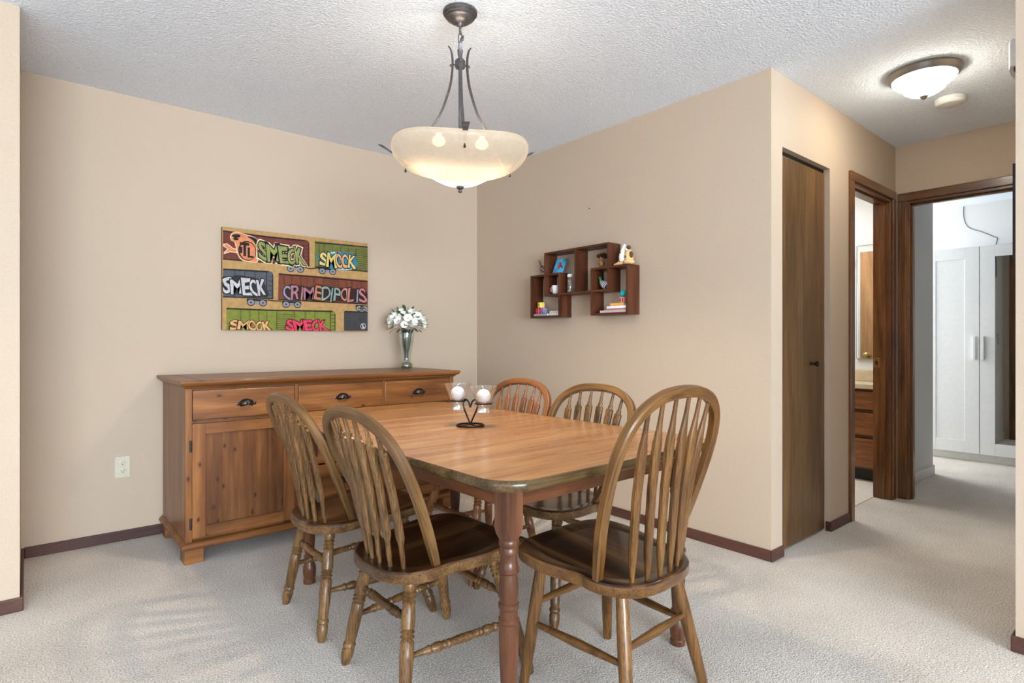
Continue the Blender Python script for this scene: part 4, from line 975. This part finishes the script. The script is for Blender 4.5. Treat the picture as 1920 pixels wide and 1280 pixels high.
for i in range(60):
    a = rj.uniform(0, 6.28); el = rj.uniform(.15, 1.4); d = Vector((math.cos(a) * math.cos(el) + .25, math.sin(a) * math.cos(el), math.sin(el))).normalized()
    p = Vector((.002, 0, .062)) + d * .010; mb.tube([p, p + d * .018, p + d * .034 + Vector((0, 0, -.004))], [.004, .003, .0006], 5)
mb.build('hair', drk, tr_, smooth=60)
# glass duck
dk_ = empty('glass_bird', (2.752, 2.3665, zmid), 0, 'striped blue and white glass bird with green neck in the right shelf box', 'figurine')
strm, nt, b = new_mat('swirled_glass'); L = nt.links
tc = N(nt, 'ShaderNodeTexCoord'); wv = N(nt, 'ShaderNodeTexWave'); wv.inputs['Scale'].default_value = 38; wv.inputs['Distortion'].default_value = 3; wv.bands_direction = 'DIAGONAL'
L.new(tc.outputs['Object'], wv.inputs['Vector']); rp = ramp(nt, [(.3, lin(62, 84, 120)), (.55, lin(176, 190, 204)), (.75, lin(226, 230, 232))])
L.new(wv.outputs['Fac'], rp.inputs['Fac']); L.new(rp.outputs['Color'], b.inputs['Base Color']); b.inputs['Roughness'].default_value = .08; b.inputs['Coat Weight'].default_value = .6
body = [(0, .052, .030, .003), (0, .040, .034, .018), (0, .020, .036, .027), (0, 0, .032, .029), (0, -.020, .030, .024), (0, -.036, .030, .012), (0, -.046, .034, .002)]
secs = [[(x + r_ * .8 * math.cos(2 * math.pi * j / 16), y, z + r_ * math.sin(2 * math.pi * j / 16)) for j in range(16)] for x, y, z, r_ in [(0, -.050, .036, .003), (0, -.040, .034, .014), (0, -.022, .031, .025), (0, 0, .030, .0295), (0, .020, .034, .027), (0, .034, .044, .019), (0, .042, .056, .012)]]
MB().loft(secs).build('body', strm, dk_, smooth=80)
MB().tube(cat([(0, .034, .046), (0, .040, .062), (0, .043, .074), (0, .048, .082)], 4, False), [.012, .0115, .011, .0105, .010, .0095, .009, .0085, .0085, .009, .0095, .009, .007], 12).build('neck', plain('glass_green', (48, 128, 72), .1, noise=.1), dk_, smooth=80)
MB().tube([(0, .048, .080), (0, .060, .077), (0, .066, .075)], [.005, .003, .001], 8).build('beak', M['clear'], dk_, smooth=70)
# plush toy lying on the top right
pl = empty('plush_toy', (2.760, 2.225, ztop), 0, 'soft white and tan plush toy animal slumped on the right shelf box', 'plush toy')
pw = plain('plush_white', (240, 239, 236), .95, noise=.04, scale=150, bump=.5); pt = plain('plush_tan', (232, 190, 130), .95, noise=.06, scale=150, bump=.5); pb = plain('plush_brown', (92, 62, 42), .95, noise=.1, scale=150, bump=.5)
MB().sphere((0, .012, .050), .026, 18, 14, 1.55, 1, .95).tube([(0, .012, .080), (0, .004, .108), (0, -.003, .128)], [.019, .013, .006], 12).build('head', pw, pl, smooth=80)
MB().sphere((.003, -.030, .050), .030, 18, 14, 1.5, .9, .95).sphere((0, -.030, .018), .030, 16, 10, .6, 1.1, 1.3).build('body', pt, pl, smooth=80)
MB().tube([(-.010, .0, .013), (-.018, .036, .0115), (-.020, .062, .008)], [.012, .010, .006], 10).build('paw', pt, pl, smooth=80)
MB().tube([(0, .030, .012), (0, .050, .024), (0, .040, .036)], [.007, .006, .003], 10).build('tail', pt, pl, smooth=80)
MB().tube([(-.006, -.046, .014), (-.014, -.056, .0125), (-.02, -.062, .013)], [.012, .010, .007], 10).build('paw', pt, pl, smooth=80)
MB().tube([(0, -.020, .088), (0, -.022, .108), (0, -.034, .112)], [.016, .013, .006], 12).build('ear', pw, pl, smooth=80)
MB().sphere((-.004, -.034, .104), .014, 12, 10, .9).sphere((-.003, -.050, .058), .014, 12, 10, 1.6).build('patch', pb, pl, smooth=80)
MB().sphere((-.0245, .010, .076), .0026, 8, 6).build('eye', M['dark'], pl)
MB().lathe([(.001, 0), (.007, 0), (.007, .002), (.001, .0025)], 14, (-.024, -.026, .048), (-1, 0, 0)).build('button', plain('button_teal', (40, 120, 128), .4), pl)
# dice
def die(name, col, pos, size, faces, label, gname='foam dice on the wall shelf', turn=0):
    h = size / 2
    o = MB().box(-h, h, -h, h, 0, size).build(name, plain('die_' + name + str(col[0]), col, .55, noise=.02), None, bev=size * .2, seg=4)
    tag(o, label, 'die', gname); o.location = pos; o.rotation_euler = (0, 0, turn)
    mb = MB()
    for u, v in faces: mb.lathe([(size * .11, 0), (size * .10, .0006)], 10, (-h - .0001, u * size, h + v * size), (-1, 0, 0))
    mb.build('pips', M['dark'], o)
    return o
six = [(s_ * .24, v) for s_ in (-.0, ) for v in ()]
row = [(u, v) for u in (-.27, 0, .27) for v in (-.2, .2)]
bk = {}
def slab(name, y0, y1, x0, x1, z0, z1, col, label, cat_, grp_=None):
    o = MB().box(x0, x1, y0, y1, z0, z1).build(name, plain('cover_' + name + label[:9].replace(' ', '_'), col, .5, noise=.03), None, bev=.001)
    tag(o, label, cat_, grp_)
    MB().box(x0 + .002, x1 - .002, y0 - .0004, y1 + .0004, z0 + .002, z1 - .002).build('pages', plain('pages', (226, 224, 220), .7), o)
    return o
slab('booklet', 2.850, 2.985, 2.712, 2.805, zlow, zlow + .016, (150, 152, 160), 'thin grey booklet under the dice in the lower left box', 'book', 'booklets on the shelf')
slab('booklet', 2.740, 2.838, 2.718, 2.805, zlow, zlow + .018, (206, 206, 204), 'pale booklet lying flat beside the dice stack', 'book', 'booklets on the shelf')
slab('booklet', 2.745, 2.838, 2.722, 2.805, zlow + .0185, zlow + .032, (188, 190, 184), 'upper pale booklet lying beside the dice stack', 'book', 'booklets on the shelf')
zb = zlow + .0165
die('foam_die', (222, 62, 66), (2.738, 2.960, zb), .040, row, 'red foam die at the bottom of the small dice stack')
die('foam_die', (170, 130, 200), (2.738, 2.912, zb), .040, [(0, 0)] + [(a, b_) for a in (-.25, .25) for b_ in (-.25, .25)], 'purple foam die at the bottom of the small dice stack')
die('foam_die', (226, 204, 92), (2.738, 2.938, zb + .0405), .040, [(0, 0)], 'yellow foam die on top of the small dice stack', turn=-.25)
gp = tag(MB().lathe([(.009, 0), (.009, .003), (.0035, .012), (.003, .018), (.001, .021)], 14, (2.7105, 2.868, zlow + .0165)).sphere((2.7105, 2.868, zlow + .036), .0048, 10, 8).build('game_pawn', plain('pawn_green', (46, 150, 96), .4), None, smooth=50), 'tiny green pawn at the front of the lower left box', 'pawn')
slab('booklet', 2.172, 2.375, 2.708, 2.806, zlow, zlow + .0145, (196, 176, 182), 'long pinkish book at the bottom of the right shelf stack', 'book', 'books in the right shelf box')
slab('booklet', 2.172, 2.330, 2.712, 2.806, zlow + .015, zlow + .024, (172, 124, 126), 'dusty rose book second in the right shelf stack', 'book', 'books in the right shelf box')
slab('booklet', 2.172, 2.325, 2.712, 2.806, zlow + .0245, zlow + .039, (240, 240, 242), 'white book third in the right shelf stack', 'book', 'books in the right shelf box')
slab('booklet', 2.200, 2.300, 2.716, 2.800, zlow + .0395, zlow + .056, (226, 172, 92), 'small orange-yellow book on top of the right shelf stack', 'book', 'books in the right shelf box')
zz = zlow + .0565
die('foam_die', (236, 156, 152), (2.745, 2.222, zz), .036, [(-.25, .2), (-.25, -.2), (.25, .2), (.25, -.2), (.25, 0), (-.25, 0)], 'pink foam die standing on the orange-yellow book')
cy = tag(MB().sphere((2.745, 2.222, zz + .0365 + .021), .021, 20, 14).build('foam_ball', plain('ball_cyan', (30, 182, 196), .5, noise=.02), None, smooth=80), 'round turquoise foam ball with two dots above the pink die', 'ball')
mb = MB()
for s_ in (-1, 1): mb.sphere((2.745 - .0195, 2.222 + s_ * .007, zz + .0575 + .003), .0026, 8, 6)
mb.build('dots', M['dark'], cy)
# small nail in the right wall above the shelf
tag(MB().lathe([(.002, 0), (.002, .008), (.004, .009), (.004, .011)], 10, (XW, 2.553, 1.953), (-1, 0, 0)).build('nail', M['iron'], None), 'small nail left in the wall above the box shelf', 'nail')
